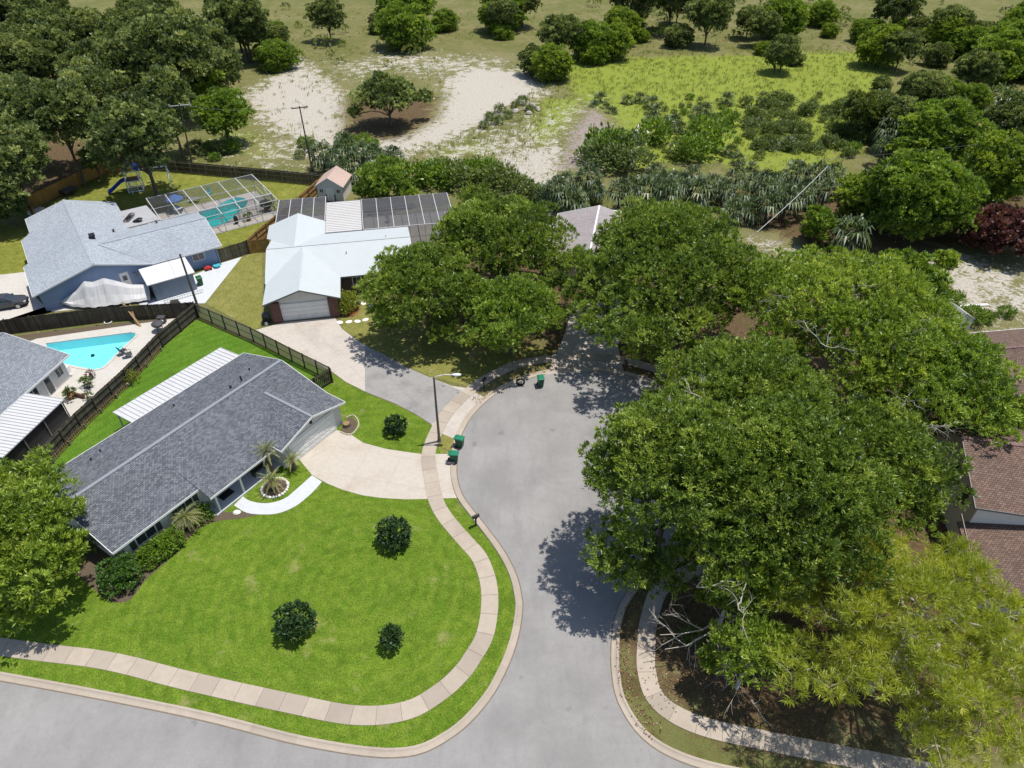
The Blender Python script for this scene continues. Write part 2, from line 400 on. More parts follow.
W['cycad'] = foliage_mat('cycad_fronds', (.07,.10,.03), (.23,.25,.085), (.42,.38,.17), .25)
W['plum'] = foliage_mat('plum_leaves', (.06,.022,.024), (.17,.07,.068), (.36,.19,.17), .3)
W['scrub'] = foliage_mat('scrub_leaves', (.05,.085,.018), (.15,.205,.042), (.32,.36,.11), .32)
W['shrub'] = foliage_mat('shrub_leaves', (.035,.09,.012), (.08,.175,.02), (.2,.29,.05), .3)
W['litter'] = foliage_mat('dry_leaves', (.07,.04,.022), (.19,.10,.045), (.34,.20,.09), .1)
W['fieldgrass'] = foliage_mat('field_grass_blades', (.10,.145,.028), (.20,.245,.05), (.31,.335,.10))
# ================================================================ GROUND
def pg(pts, h=0): return [G(x, y, h).to_2d() for x, y in pts]
ROADC, ROADR = Vector((6.95, 42.35)), 11.69
road_left = [Vector(q) for q in [(-60,26.6),(-34,22.4),(-20,19.9),(-12,18.1),(-6.5,17.5),(-3.6,18.6),(-1.6,20.6),(-.45,22.66),(.33,24.88),(.69,27.13),(.63,28.33),(.29,29.99),(-.52,31.92),(-1.68,33.88),(-2.91,35.76),(-4.03,37.63),(-4.6,39.7)]]
arc = [ROADC + Vector((math.cos(R_(w)), math.sin(R_(w))))*ROADR for w in range(184, -52, -6)]
road_right = [Vector(q) for q in [(11.3,30.9),(9.2,29.7),(7.75,28),(6.97,26.3),(6.6,24.6),(6.4,22.66),(6.6,20.6),(7.9,18.4),(10.5,17.0),(15,16.0),(24,14.2),(60,7)]]
road_edge = resample(smooth_path(road_left + arc + road_right, 5), .6)
road_poly = road_edge + [Vector((60, -6)), Vector((-60, 12))]
sheet('road', road_poly, .006, W['asphalt'])
# rolled kerb with its gutter, one strip along the road edge
offs = [(-.06,.008),(.16,.02),(.26,.05),(.34,.11),(.46,.115),(.5,.0)]
prof = [offset_path(road_edge, o) for o, z in offs]
mb = MB()
for i in range(len(road_edge)-1):
    t = random.Random(i//5).random()*.8
    for k in range(len(offs)-1):
        if i % 5 == 4 and k < 4: pass
        a, b, c, d = prof[k][i], prof[k][i+1], prof[k+1][i+1], prof[k+1][i]
        mb.add([(*a, offs[k][1]), (*b, offs[k][1]), (*c, offs[k+1][1]), (*d, offs[k+1][1])], [(0,1,2,3)], t)
mb.build('kerb', W['sidewalk'])['kind'] = 'structure'
mb = MB()   # the dark seam between gutter and asphalt
sa, sb = offset_path(road_edge, -.02), offset_path(road_edge, -.10)
for i in range(len(road_edge)-1):
    mb.add([(*sb[i], .010), (*sb[i+1], .010), (*sa[i+1], .017), (*sa[i], .017)], [(0,1,2,3)])
mb.build('gutter_seam', W['joint'])['kind'] = 'structure'

# sidewalks: separate slabs with open joints over a dark bed
so = [(451,672),(466,652),(476,635),(481,610),(481,590),(477,572.5),(468.5,555),(453.5,540),(436,516),(427,499),(423,480),(420,454),(430,428),(441,411),(453.5,398),(466,387),(480,377.5),(494,370),(517,361),(552,355)]
si = [(473.5,672),(481,660),(492,640),(497,620),(498.5,597.5),(496,577.5),(488.5,557.5),(476,541),(453.5,517.5),(444,499),(440,480),(437,454),(446,428),(455,413),(466,401),(477,392),(489,383),(502,375.5),(522,367),(555,362)]
sc = [(a+b)/2 for a, b in zip(pg(so), pg(si))]
sc = [Vector(q) for q in [(-60,28.3),(-34,24.45),(-26.4,23.45),(-20.6,22.1),(-14,20.7),(-9.5,19.9),(-6.4,20.2),(-4.4,21.4)]] + sc
sr_arc = [ROADC + Vector((math.cos(R_(w)), math.sin(R_(w))))*13.9 for w in range(92, -50, -8)]
sc += sr_arc + [Vector(q) for q in [(14.6,31.2),(12.3,30.0),(10.4,28.7),(9.2,26.0),(8.85,24.5),(8.6,22.7),(9.0,20.8),(11,19.4),(15,18.4),(24,16.6),(60,9.4)]]
walk_c = resample(smooth_path(sc, 8), .3)
wl, wr = offset_path(walk_c, .60), offset_path(walk_c, -.60)
bed = MB(); slabs = MB(); rr = random.Random(5)
for i in range(len(walk_c)-1):
    bed.add([(*wr[i], .020), (*wr[i+1], .020), (*wl[i+1], .020), (*wl[i], .020)], [(0,1,2,3)])
for i in range(0, len(walk_c)-6, 5):
    seg = list(range(i, i+6)); n = len(seg)
    t = rr.random()**2
    L_ = [wl[k].lerp(wr[k], .01) for k in seg]; Rr = [wr[k].lerp(wl[k], .01) for k in seg]
    for A in (L_, Rr):
        A[0] = A[0].lerp(A[1], .04); A[-1] = A[-1].lerp(A[-2], .04)
    for k in range(n-1):
        slabs.add([(*Rr[k], .036), (*Rr[k+1], .036), (*L_[k+1], .036), (*L_[k], .036)], [(0,1,2,3)], t)
bed.build('sidewalk_bed', W['joint'])['kind'] = 'structure'
slabs.build('sidewalk', W['sidewalk'])['kind'] = 'structure'

# driveways (under the sidewalk slabs, which run through them)
drv1 = pg([(298,458),(336.5,430.2),(348.5,433),(363.5,443),(386,449),(406,452),(421,454),(437,454),(452,454)]) + pg([(451,466),(453,480),(459,498)]) + pg([(444,498.5),(428,499),(406,499.5),(381,498),(363,495.5),(343,490),(327,483.5),(312,475)])
sheet('driveway', drv1, .018, W['drive'])
drv2 = pg([(256,330),(283,322.5),(335,317.5),(342,329),(358,341),(369,347.5),(383,354),(406,367),(431,378),(452,386),(466,388),(486,398),(478,407),(468,418),(460,432),(457,440),(440,433),(431,424),(416,414.5),(396,404),(366,392),(346,382),(331,371),(300,354)])
sheet('driveway', drv2, .014, W['drive2'])
sheet('driveway', pg([(365,345.8),(383,354),(406,367),(431,378),(450,386),(462,391),(448,404),(438,421),(431,424),(416,414.5),(396,404),(365,391.5)]), .018, W['drive3'])  # street end of the driveway, darker sheet carrying dirt and painted tree shade
drv3 = pg([(545,375),(556,356),(566,330),(574,300),(640,300),(618,345),(624,374),(600,371),(571,371)])
sheet('driveway', drv3, .014, W['drive2'])
garslab = pg([(257,331),(280,328),(281,321),(258,322)])
walkp = pg([(312,475.5),(298,488),(284,499),(266,503.5),(250,501),(243,496.5),(234,505.5),(247,513),(265,514.7),(280,513),(296,506),(311,494),(322,482)])
sheet('garden_path', smooth_path(walkp[:6], 4) + smooth_path(walkp[6:], 4), .03, W['walk'])

# lawns
lot = [Vector((-62,29.2))] + [q for q in offset_path(smooth_path(sc, 8), .1) if q.y < 44 and q.x < -2 ][:88] + pg([(431,425),(416,415),(396,405),(366,393),(346,383),(333,374),(312,366),(256,344.5),(197,319),(160,348),(125,385),(70,438),(40,474)]) + [Vector((-45,34)), Vector((-62,36))]
sheet('front_lawn', lot, .010, W['lawn'])
bl = pg([(198,320),(256,345),(313,372),(332,384),(300,400),(200,440),(60,500),(38,478),(70,439),(125,386),(160,349)])
sheet('back_lawn', bl, .014, W['backlawn'])
ve = offset_path(road_edge, .44)
vi = [q for q in ve if q.y < 37.0 and q.x < 3 and q.x > -60]
vw = [q for q in wr if q.y < 37.1 and q.x < 1 and q.x > -60]
sheet('verge', vi + vw[::-1], .013, W['lawn'])
sheet('side_lawn', pg([(205,303),(240,258),(262,250),(263,322),(257,331),(251,328)]), .012, W['drylawn'])
sheet('side_lawn', pg([(342,329),(340,316),(372,300),(430,300),(470,330),(552,352),(517,360),(494,369),(466,386),(431,377),(406,366),(383,353),(369,346.5),(358,340)]), .008, W['drylawn'])
sheet('side_lawn', pg([(440,447),(452,453.5),(437,453.5),(440,433),(457,440),(453,452)]), .009, W['drylawn'])
sheet('side_lawn', pg([(-70,210),(25,228),(34,280),(-20,275),(-60,285)]), .007, W['yardlawn'])

# pools: outline, deck with the hole cut, basin, water
pool1 = [Vector(q) for q in pg([(46,344),(90,338.3),(131,333),(135,333.6),(136,335.5),(133,339),(125,346),(114,357),(106,365.5),(101,368.8),(94,370),(80,367.5),(64,364),(52,357)])]
deck1 = pg([(20,345),(37,339),(150,322.5),(176,318.5),(188,322),(152,349),(117,386),(62,438),(40,458),(0,470),(-30,440)])
sheet('pool_deck', deck1, .05, W['deck'], holes=[pool1])
pool2 = smooth_path(pg([(176,217),(197,213.5),(215,207),(228,200.5),(238,198),(246,199.5),(247.5,204),(241,211),(228,222),(214,228),(196,231),(178,226)]), 3, True)
FB = Frame(G(52, 310), 35)
deck2 = [FB.world(a, b).to_2d() for a, b in [(15.0,10.5),(19.3,10.4),(19.3,8.0),(29.3,8.0),(29.3,18.7),(13.9,18.9),(13.9,14)]]
sheet('pool_deck', deck2, .05, W['deck2'], holes=[pool2])
sheet('patio', pg([(140,305),(205,303.5),(242,257),(222,263),(192,276),(120,283)]), .03, W['walk'])
sheet('driveway', pg([(-60,282),(25,272),(36,298),(52,312),(140,303),(140,297),(60,302),(0,322),(-60,330)]), .02, W['deck'])
sheet('yard_grass', [*pg([(150,262),(221,256),(268,238),(322,180)]), *pg([(320,176),(250,169),(160,162),(104,166),(30,218),(60,230)])], .008, W['yardlawn'], holes=[pool2])
sheet('planting_bed', pg([(-20,343),(22,335),(102,325),(176,317),(189,321),(155,352),(120,388),(60,445),(-20,470)]), .004, W['soil'], holes=[pool1])
def pool(label, poly, plaster, water, depth, coping):
    cx = sum((q.x for q in poly), 0)/len(poly); cy = sum((q.y for q in poly), 0)/len(poly)
    t = thing('swimming_pool', label, 'swimming pool', (cx, cy, 0)); P = [Vector((q.x-cx, q.y-cy)) for q in poly]; n = len(P)
    ar = sum(P[i].x*P[(i+1) % n].y - P[(i+1) % n].x*P[i].y for i in range(n))
    if ar < 0: P = P[::-1]
    m = MB(); vs = [(*q, .045) for q in P] + [(*q, -depth) for q in P]
    m.add(vs, [((i+1) % n, i, i+n, (i+1) % n + n) for i in range(n)]); m.build('basin', plaster, t)
    fl = flat('pool_floor', P, -depth, plaster, parent=t); wt = flat('water', P, -.10, water, parent=t)
    m = MB(); o = offset_path(P + P[:1], -.28)
    for i in range(n):
        j = (i+1) % n
        a, b = P[i], P[j]; nrm = Vector(((b-a).y, -(b-a).x)).normalized()*.26
        m.slab([(*a, .095), (*b, .095), (*(b+nrm), .095), (*(a+nrm), .095)], .07)
    m.build('coping', coping, t)
    return t
p1 = pool('turquoise kite-shaped swimming pool on a white deck behind the board fence', pool1, W['plaster_pool'], W['water'], 1.0, W['deck'])
m = MB(); m.lathe([(.0,0),(.16,.02),(.2,.1),(.12,.2),(.02,.22)], (0,0,0), 10)
q = G(93, 356, -1.0); o = m.build('pool_cleaner', W['black']); o.location = (q.x, q.y, -1.0); tag(o, 'small dark pool cleaner lying on the floor of the turquoise pool', 'pool cleaner')
p2 = pool('freeform teal swimming pool inside the long screen cage', pool2, W['plaster_pool2'], W['water2'], 1.4, W['deck2'])

# the wide terrain sheet: sand, lime field and leaf litter painted as soft zones
xs = np.concatenate([[-1800,-900,-450,-300,-230], np.arange(-190, 191, 1.0), [230,300,450,900,1800]])
ys = np.concatenate([[-900,-300,-100,-40,0,8], np.arange(14, 275, 1.0), [290,330,420,700,1200,2200]])
X, Y = np.meshgrid(xs, ys); nx, ny = len(xs), len(ys)
VX, VY = X.ravel(), Y.ravel()
def soft(poly, w):
    """1 inside, fading to 0 over w metres outside the outline"""
    P = np.array([(q[0], q[1]) for q in poly]); ins = np.zeros(len(VX), bool); d = np.full(len(VX), 1e9)
    for (x0, y0), (x1, y1) in zip(P, np.roll(P, -1, 0)):
        c = ((y0 > VY) != (y1 > VY)) & (VX < (x1-x0)*(VY-y0)/((y1-y0) if y1 != y0 else 1e-9) + x0); ins ^= c
        ex, ey = x1-x0, y1-y0; tt = np.clip(((VX-x0)*ex + (VY-y0)*ey)/(ex*ex+ey*ey+1e-9), 0, 1)
        d = np.minimum(d, np.hypot(VX-x0-tt*ex, VY-y0-tt*ey))
    sd = np.where(ins, d, -d); return np.clip(sd/w*.5 + .5, 0, 1)
def zone(*polys, w=4.0):
    r = np.zeros(len(VX))
    for p in polys: r = np.maximum(r, soft(p, w))
    return r
sand = zone(pg([(245,97),(300,60),(345,97),(342,118),(346,134),(330,142),(296,140),(266,120)]),
            pg([(306,138),(345,133),(385,138),(412,132),(436,118),(447,97),(446,80),(470,66),(535,72),(545,92),(512,106),(488,124),(447,141),(407,155),(372,162),(312,158)]),
            pg([(505,160),(525,150),(560,152),(562,186),(520,190)]),
            pg([(516,206),(556,208),(556,236),(520,228)]), w=5)
sand = np.maximum(sand, .62*zone(pg([(755,232),(800,238),(835,258),(885,255),(940,240),(1024,268),(1080,300),(1070,330),(985,322),(930,300),(800,272),(760,262)]), w=6))
sand = np.maximum(sand, .55*zone(pg([(320,66),(400,50),(520,58),(470,80),(400,74),(340,80)]), pg([(360,150),(500,125),(590,100),(560,180),(420,165)]), pg([(235,140),(320,120),(340,170),(260,165)]), w=10))
lime = zone(pg([(575,98),(560,60),(900,50),(880,100),(852,150),(800,172),(760,170),(690,160),(640,166),(604,150),(622,126)]),
            pg([(545,98),(586,98),(566,128),(540,150),(526,136)]), pg([(768,172),(838,170),(830,150),(772,150)]), w=5)
lime = np.maximum(lime, .6*zone(pg([(410,146),(480,130),(530,150),(500,165),(430,165)]), pg([(215,110),(260,125),(300,160),(240,162),(215,140)]), w=6))
litter = zone(pg([(350,98),(436,98),(432,118),(396,140),(348,136)]), pg([(365,335),(550,345),(590,366),(690,388),(660,420),(640,560),(622,610),(619,668),(760,760),(1090,720),(1000,420),(960,390),(800,290),(700,260),(560,250),(420,260)]),
              pg([(-80,110),(110,150),(98,170),(30,205),(-60,215)]), pg([(740,222),(860,262),(990,240),(1060,250),(1050,190),(860,190),(740,190)]), w=5)
dirtz = zone(pg([(560,172),(572,140),(592,112),(610,130),(622,160),(600,175)]), w=4)
me = bpy.data.meshes.new('ground')
Z = -.004*np.ones(len(VX))
bk = soft(pg([(570,160),(577,142),(588,122),(593,112),(598,118),(592,134),(584,152),(578,166)]), 9.0)     # low bank of bare earth
Z = Z + bk*1.7*(1 + .25*np.sin(VX*1.3)*np.sin(VY*.9))
Z = np.where(bk > .02, Z + .08*np.sin(VX*2.7+VY*1.9), Z)
def inpoly(x, y, P):
    r = np.zeros(len(x), bool); P = np.array([(q[0], q[1]) for q in P])
    for (x0, y0), (x1, y1) in zip(P, np.roll(P, -1, 0)):
        r ^= ((y0 > y) != (y1 > y)) & (x < (x1-x0)*(y-y0)/((y1-y0) if y1 != y0 else 1e-9) + x0)
    return r
I, J = np.meshgrid(np.arange(nx-1), np.arange(ny-1)); base = (J*nx + I).ravel()
F = np.stack([base, base+1, base+nx+1, base+nx], 1)
keep = np.ones(len(F), bool)
for pl in (pool1, pool2):
    sdv = soft(pl, 1.5)           # > 0 up to .75 m outside the outline
    keep &= ~(sdv[F].max(1) > .0)
F = F[keep]
me.vertices.add(len(VX)); me.vertices.foreach_set('co', np.stack([VX, VY, Z], 1).ravel())
me.loops.add(F.size); me.loops.foreach_set('vertex_index', F.ravel().astype(np.int32))
me.polygons.add(len(F)); me.polygons.foreach_set('loop_start', (np.arange(len(F))*4).astype(np.int32)); me.update(calc_edges=True)
for nm, a in (('sand', sand), ('lime', lime), ('litter', litter), ('dirt', dirtz)):
    at = me.attributes.new(nm, 'FLOAT', 'POINT'); at.data.foreach_set('value', a.astype(np.float32))
def ground_mat():
    t = NT('terrain'); n1 = t.noise(.09, 5, .6); n2 = t.noise(.5, 6, .65, None, .4); n3 = t.noise(2.6, 5, .7); n4 = t.noise(11, 3, .75)
    c = t.mix(t.ramp(n1, .38, .62), (.14,.145,.05), (.20,.18,.085)); c = t.mix(t.ramp(n2, .45, .7), c, (.11,.125,.03))
    edge = t.math('ADD', t.math('MULTIPLY', t.math('SUBTRACT', n2, .5), 1.7), t.math('MULTIPLY', t.math('SUBTRACT', n3, .5), 1.3))
    def w(nm, k=1.0, soft=.12): return t.ramp(t.math('ADD', t.attr(nm), t.math('MULTIPLY', edge, k)), .5-soft, .5+soft)
    lc = t.mix(t.ramp(n3, .35, .7), (.185,.235,.032), (.255,.29,.055)); lc = t.mix(t.ramp(n2, .5, .72), lc, (.17,.21,.03))
    c = t.mix(w('lime'), c, lc)
    sc_ = t.mix(t.ramp(n3, .3, .7), (.36,.325,.28), (.53,.495,.45)); sc_ = t.mix(t.math('MULTIPLY', t.ramp(n4, .55, .75), .5), sc_, (.24,.21,.13))
    c = t.mix(w('sand', 1.2), c, sc_)
    lt = t.mix(t.ramp(n3, .35, .65), (.075,.05,.032), (.16,.105,.06)); lt = t.mix(t.math('MULTIPLY', t.ramp(n2, .5, .7), .6), lt, (.09,.10,.025))
    c = t.mix(w('litter'), c, lt)
    dc = t.mix(t.ramp(n3, .35, .65), (.19,.155,.135), (.36,.31,.28)); c = t.mix(w('dirt', .6), c, dc)
    c = t.mix(.75, c, t.mix(t.ramp(n4, .3, .7), (.55,.55,.52), (1.35,1.35,1.3)), 'MULTIPLY')
    t.bump(t.math('ADD', n4, n3), .7, .12); return t.done(c, .95, .1)
me.materials.append(ground_mat()); link('ground', me)['kind'] = 'structure'
# planting beds by the houses
sheet('planting_bed', smooth_path(pg([(103,592),(98,580),(106,560),(128,545),(205,494),(222,511),(243,512),(262,513),(245,518),(214,522),(195,532),(176,553),(146,580),(130,600),(112,602)]), 4, True), .016, W['soil'])
sheet('planting_bed', pg([(60,505),(124,556),(104,598),(60,560)]), .014, W['soil'])
sheet('planting_bed', smooth_path(pg([(341,306),(350,300),(358,304),(359,312),(352,317),(344,316)]), 4, True), .02, W['mulch'])
sheet('planting_bed', smooth_path(pg([(346,420),(353,418),(357,425),(352,432),(344,434),(341,430)]), 4, True), .02, W['soil'])
# ================================================================ BUILDINGS
def ridge_bar(parent, p, q, mat, w=.32):
    m = MB(); m.bar(p, q, w, .07); return m.build('ridge_cap', mat, parent)
def windowp(parent, c, w, h, axis, out, mat_frame=None, shutters=False, grid=False):
    """window proud of a wall: c = middle on the wall face, axis 'a' (wall runs along a) or 'b', out = +1/-1"""
    m = MB(); x, y, z = c; d = .05*out
    def bx(mm, u0, u1, z0, z1, d0, d1):
        lo, hi = min(d0, d1), max(d0, d1)
        if axis == 'a': mm.box(x+u0, x+u1, y+lo, y+hi, z+z0, z+z1)
        else: mm.box(x+lo, x+hi, y+u0, y+u1, z+z0, z+z1)
    f = .07
    bx(m, -w/2-f, w/2+f, h/2, h/2+f, .004*out, d); bx(m, -w/2-f, w/2+f, -h/2-f, -h/2, .004*out, d*1.6)
    bx(m, -w/2-f, -w/2, -h/2, h/2, .004*out, d); bx(m, w/2, w/2+f, -h/2, h/2, .004*out, d); bx(m, -.02, .02, -h/2, h/2, .015*out, d*.8)
    fr = m.build('window', mat_frame or W['trim'], parent)
    g = MB(); bx(g, -w/2, w/2, -h/2, h/2, .003*out, .012*out); g.build('pane', W['glass'], fr)
    if shutters:
        for s in (-1, 1):
            g = MB(); u = s*(w/2+f+.24); bx(g, u-.2, u+.2, -h/2-.05, h/2+.05, .004*out, .04*out); g.build('shutter', W['shutter'], parent)
    return fr
W['shutter'] = paint('dark_shutter', (.055,.06,.05), .7, .1)
def vent(parent, a, b, z, h=.45, r=.06, mat=None):
    m = MB(); m.lathe([(r*2, -.12), (r*2, -.03), (r, .03), (r, h-.06), (r*1.35, h-.05), (r*1.35, h)], (a, b, z), 10); m.build('vent_pipe', mat or W['black'], parent)
def pan_roof(parent, a0, a1, b0, b1, z0, z1, mat, rib=.42, along='b', name='patio_roof'):
    m = MB(); g = MB(); m.slab([(a0,b0,z0),(a1,b0,z0),(a1,b1,z1),(a0,b1,z1)], .09)
    if along == 'b':
        n = int((a1-a0)/rib)
        for i in range(n+1):
            a = a0 + (a1-a0)*i/n; g.bar((a, b0, z0+.015), (a, b1, z1+.015), .05, .05)
    else:
        n = int(abs(b1-b0)/rib)
        for i in range(n+1):
            k = i/n; g.bar((a0, b0+(b1-b0)*k, z0+(z1-z0)*k+.015), (a1, b0+(b1-b0)*k, z0+(z1-z0)*k+.015), .05, .05)
    o = m.build(name, mat, parent); g.build('roof_seam', W['pan_seam'], o); return o
W['pan_seam'] = paint('pan_seam', (.36,.36,.37), .6, .1)
def garage_door(parent, a0, a1, y, h, mat=None, panels=4):
    m = MB()
    for k in range(panels):
        z0 = .03 + (h-.03)*k/panels; m.box(a0, a1, y-.05, y+.02, z0, z0+(h-.03)/panels-.025)
        n = 8
        for i in range(n):
            u0 = a0+(a1-a0)*(i+.12)/n; u1 = a0+(a1-a0)*(i+.88)/n; m.box(u0, u1, y-.065, y-.048, z0+.1, z0+(h-.03)/panels-.12)
    return m.build('garage_door', mat or W['white'], parent)

# ---------------------------------------------------------------- the grey-blue shingled house on the lawn
FM = Frame(G(337.5, 430.6), 57)
h1 = thing('ranch_house', 'white ranch house with mottled grey-blue shingle roof on the big corner lawn', 'house', FM.o, FM.ang)
m = MB()
m.box(-19.1, .95, 2.6, 12.7, 0, 2.5); m.box(-5.75, .95, .25, 2.59, 0, 2.42)
for a in (-19.1, .75): m.add([(a,2.6,2.5),(a,12.7,2.5),(a,7.45,3.84),(a+.2,2.6,2.5),(a+.2,12.7,2.5),(a+.2,7.45,3.84)], [(0,1,2),(5,4,3),(0,2,5,3),(1,4,5,2)])
m.add([(-5.75,.25,2.42),(.95,.25,2.42),(-2.4,.25,3.4),(-5.75,.6,2.42),(.95,.6,2.42),(-2.4,.6,3.4)], [(0,1,2),(5,4,3),(0,2,5,3),(1,4,5,2)])
m.build('wall', W['offwhite'], h1)
m = MB()
m.slab([(-19.5,7.45,4.0),(1.3,7.45,4.0),(1.3,13.1,2.52),(-19.5,13.1,2.52)], .13)
m.slab([(-19.5,2.0,2.55),(1.3,2.0,2.55),(1.3,7.45,4.0),(-19.5,7.45,4.0)], .13)
m.slab([(-12.4,.7,2.30),(-6.0,.7,2.30),(-6.0,4.7,3.31),(-12.4,4.7,3.31)], .14)
rf = m.build('roof', W['roof_main'], h1)
m = MB()
m.slab([(-2.4,-.15,3.57),(-2.4,5.78,3.57),(-6.05,2.05,2.52),(-6.05,-.15,2.5)], .13)
m.slab([(-2.4,-.15,3.57),(1.3,-.15,2.5),(1.3,2.05,2.565),(-2.4,5.78,3.57)], .13)
m.build('garage_roof', W['roof_main_x'], h1)
ridge_bar(h1, (-19.5,7.45,4.0), (1.3,7.45,4.0), W['ridge_main'], .3); ridge_bar(h1, (-2.4,-.15,3.57), (-2.4,5.6,3.57), W['ridge_main'], .24)
m = MB()
for p, q in [((-19.53,13.12,2.44),(1.33,13.12,2.44)), ((-19.53,1.97,2.46),(-12.43,1.97,2.46)), ((-12.42,.67,2.21),(-6.07,.67,2.21)), ((-19.53,1.97,2.47),(-19.53,7.45,3.92)), ((-19.53,7.45,3.92),(-19.53,13.12,2.45)),
             ((1.33,2.0,2.47),(1.33,7.45,3.92)), ((1.33,7.45,3.92),(1.33,13.12,2.45)), ((-6.08,-.18,2.42),(-2.4,-.18,3.49)), ((-2.4,-.18,3.49),(1.33,-.18,2.42)), ((1.33,-.18,2.42),(1.33,2.0,2.47)), ((-6.08,-.18,2.42),(-6.08,1.0,2.42))]:
    m.bar(p, q, .04, .19)
m.build('fascia', W['trim'], h1)
garage_door(h1, -4.9, -.02, .21, 2.13)
m = MB(); m.box(-5.05,-4.92,.17,.245,0,2.3); m.box(0.0,.13,.17,.245,0,2.3); m.box(-4.92,0.0,.17,.245,2.15,2.3); m.build('door_frame', W['trim'], h1)
m = MB(); m.box(-2.5,-2.3,.08,.245,2.62,2.85); m.build('wall_lamp', W['black'], h1)
windowp(h1, (-16.9,2.6,1.45), 1.5, 1.0, 'a', -1, shutters=True); windowp(h1, (-13.5,2.6,1.45), 1.2, 1.0, 'a', -1, shutters=True)
windowp(h1, (-7.6,2.6,1.35), 1.2, 1.3, 'a', -1)
windowp(h1, (-19.1,5.2,1.5), 1.2, 1.0, 'b', -1); windowp(h1, (.95,10.2,1.5), 1.2, .9, 'b', 1)
for a in (-15, -3.5): windowp(h1, (a,12.7,1.5), 1.3, 1.0, 'a', 1)
m = MB(); m.box(-10.9,-9.95,2.54,2.595,.12,2.15); d = m.build('front_door', W['darkgrey'], h1)
m = MB(); m.box(-10.05,-9.98,2.48,2.535,1.0,1.15); m.build('door_handle', W['alu'], d)
m = MB(); m.box(-12.3,-5.76,.9,2.595,0,.12); m.build('porch_floor', W['walk'], h1)
for a in (-11.85, -9.5): m = MB(); m.box(a-.07,a+.07,1.0,1.14,.12,2.24); m.build('porch_post', W['white'], h1)
m = MB(); m.box(-11.05,-9.9,1.7,2.4,.12,.14); m.build('door_mat', W['black'], h1)
vent(h1, -2.55, 8.3, 3.75, .55, .07); vent(h1, -3.7, 8.35, 3.74, .22, .09); vent(h1, -.9, 9.3, 3.5, .2, .06); vent(h1, -7.5, 11.4, 2.95, .22, .06); vent(h1, -15.2, 11.2, 3.0, .2, .06); vent(h1, -14.2, 11.6, 2.9, .2, .06)
pan_roof(h1, -10.5, .95, 13.15, 16.2, 2.4, 2.16, W['pan_roof'])
for a in (-10.3, -6.6, -2.9, .75): m = MB(); m.box(a-.05,a+.05,15.9,16.0,0,2.12); m.build('patio_post', W['white_metal'], h1)
m = MB(); m.box(-10.4,.9,12.75,16.1,0,.06); m.build('patio_slab', W['deck'], h1)
m = MB(); m.bar((.99,1.9,2.4),(.99,1.9,.05),.08); m.build('downspout', W['trim'], h1)
# what stands on its porch and beside its garage
q = FM.world(-7.3, 1.75); b = thing('bench', 'dark slatted bench on the porch of the grey-blue roofed house', 'bench', (q.x, q.y, .12), FM.ang)
m = MB()
for k in range(4): m.box(-.65,.65,-.22+k*.12,-.13+k*.12,.42,.45)
m.build('seat', W['darkwood'], b); m = MB()
for k in range(3): m.box(-.65,.65,.24,.27,.55+k*.14,.65+k*.14)
m.build('backrest', W['darkwood'], b)
for sx in (-.6, .6): m = MB(); m.box(sx-.03,sx+.03,-.22,.27,0,.42); m.box(sx-.03,sx+.03,.24,.28,.42,.95); m.build('leg', W['darkwood'], b)
q = G(347, 426); st = thing('tree_stump', 'round pale tree stump in a bed at the garage corner', 'tree stump', q)
m = MB(); m.lathe([(.42,0),(.36,.12),(.33,.34),(.33,.36)], (0,0,0), 14); m.build('trunk', W['bark'], st); m = MB(); m.lathe([(.3,.355),(.3,.37)], (0,0,0), 14); m.build('cut_face', W['lumber'], st)

# ---------------------------------------------------------------- house with the white coated roof
F2 = Frame(G(283.6, 321), 11)
h2 = thing('family_house', 'house with bright white roof and brick-edged garage at the head of the grey driveway', 'house', F2.o, F2.ang)
m = MB(); m.box(-1.0,6.1,.02,4.4,0,2.5); m.box(-1.3,14.4,4.45,14.6,0,2.5); m.box(-1.9,4.1,14.61,18.2,0,2.5)
m.add([(-1.0,.02,2.5),(6.1,.02,2.5),(2.4,.02,3.72),(-1.0,.3,2.5),(6.1,.3,2.5),(2.4,.3,3.72)], [(0,1,2),(5,4,3),(0,2,5,3),(1,4,5,2)])
for a in (-1.3, 14.2): m.add([(a,4.45,2.5),(a,14.6,2.5),(a,9.5,3.72),(a+.2,4.45,2.5),(a+.2,14.6,2.5),(a+.2,9.5,3.72)], [(0,1,2),(5,4,3),(0,2,5,3),(1,4,5,2)])
m.build('wall', W['offwhite'], h2)
m = MB()
m.slab([(-1.75,9.5,3.9),(14.85,9.5,3.9),(14.85,15.05,2.52),(-1.75,15.05,2.52)], .12)
m.slab([(-1.75,3.95,2.52),(14.85,3.95,2.52),(14.85,9.5,3.9),(-1.75,9.5,3.9)], .12)
m.slab([(2.4,-.5,3.92),(2.4,9.45,3.92),(-1.65,4.0,2.5),(-1.65,-.5,2.5)], .12)
m.slab([(2.4,-.5,3.92),(6.45,-.5,2.5),(6.45,4.0,2.55),(2.4,9.45,3.92)], .12)
m.slab([(1.4,9.6,3.88),(1.4,18.7,3.88),(-2.4,18.7,2.5),(-2.4,15.1,2.52)], .12)
m.slab([(1.4,9.6,3.88),(4.6,15.1,2.53),(4.6,18.7,2.5),(1.4,18.7,3.88)], .12)
m.build('roof', W['roof_white'], h2)
W['seam'] = paint('roof_seam', (.42,.43,.43), .8, .1)
m = MB(); m.bar((-1.7,9.5,3.925),(14.8,9.5,3.925),.12,.03); m.bar((1.95,2.3,3.8),(1.95,7.9,3.8),.05,.03); m.bar((2.5,2.3,3.925),(2.5,7.9,3.925),.05,.03); m.build('roof_seam', W['seam'], h2)
m = MB()
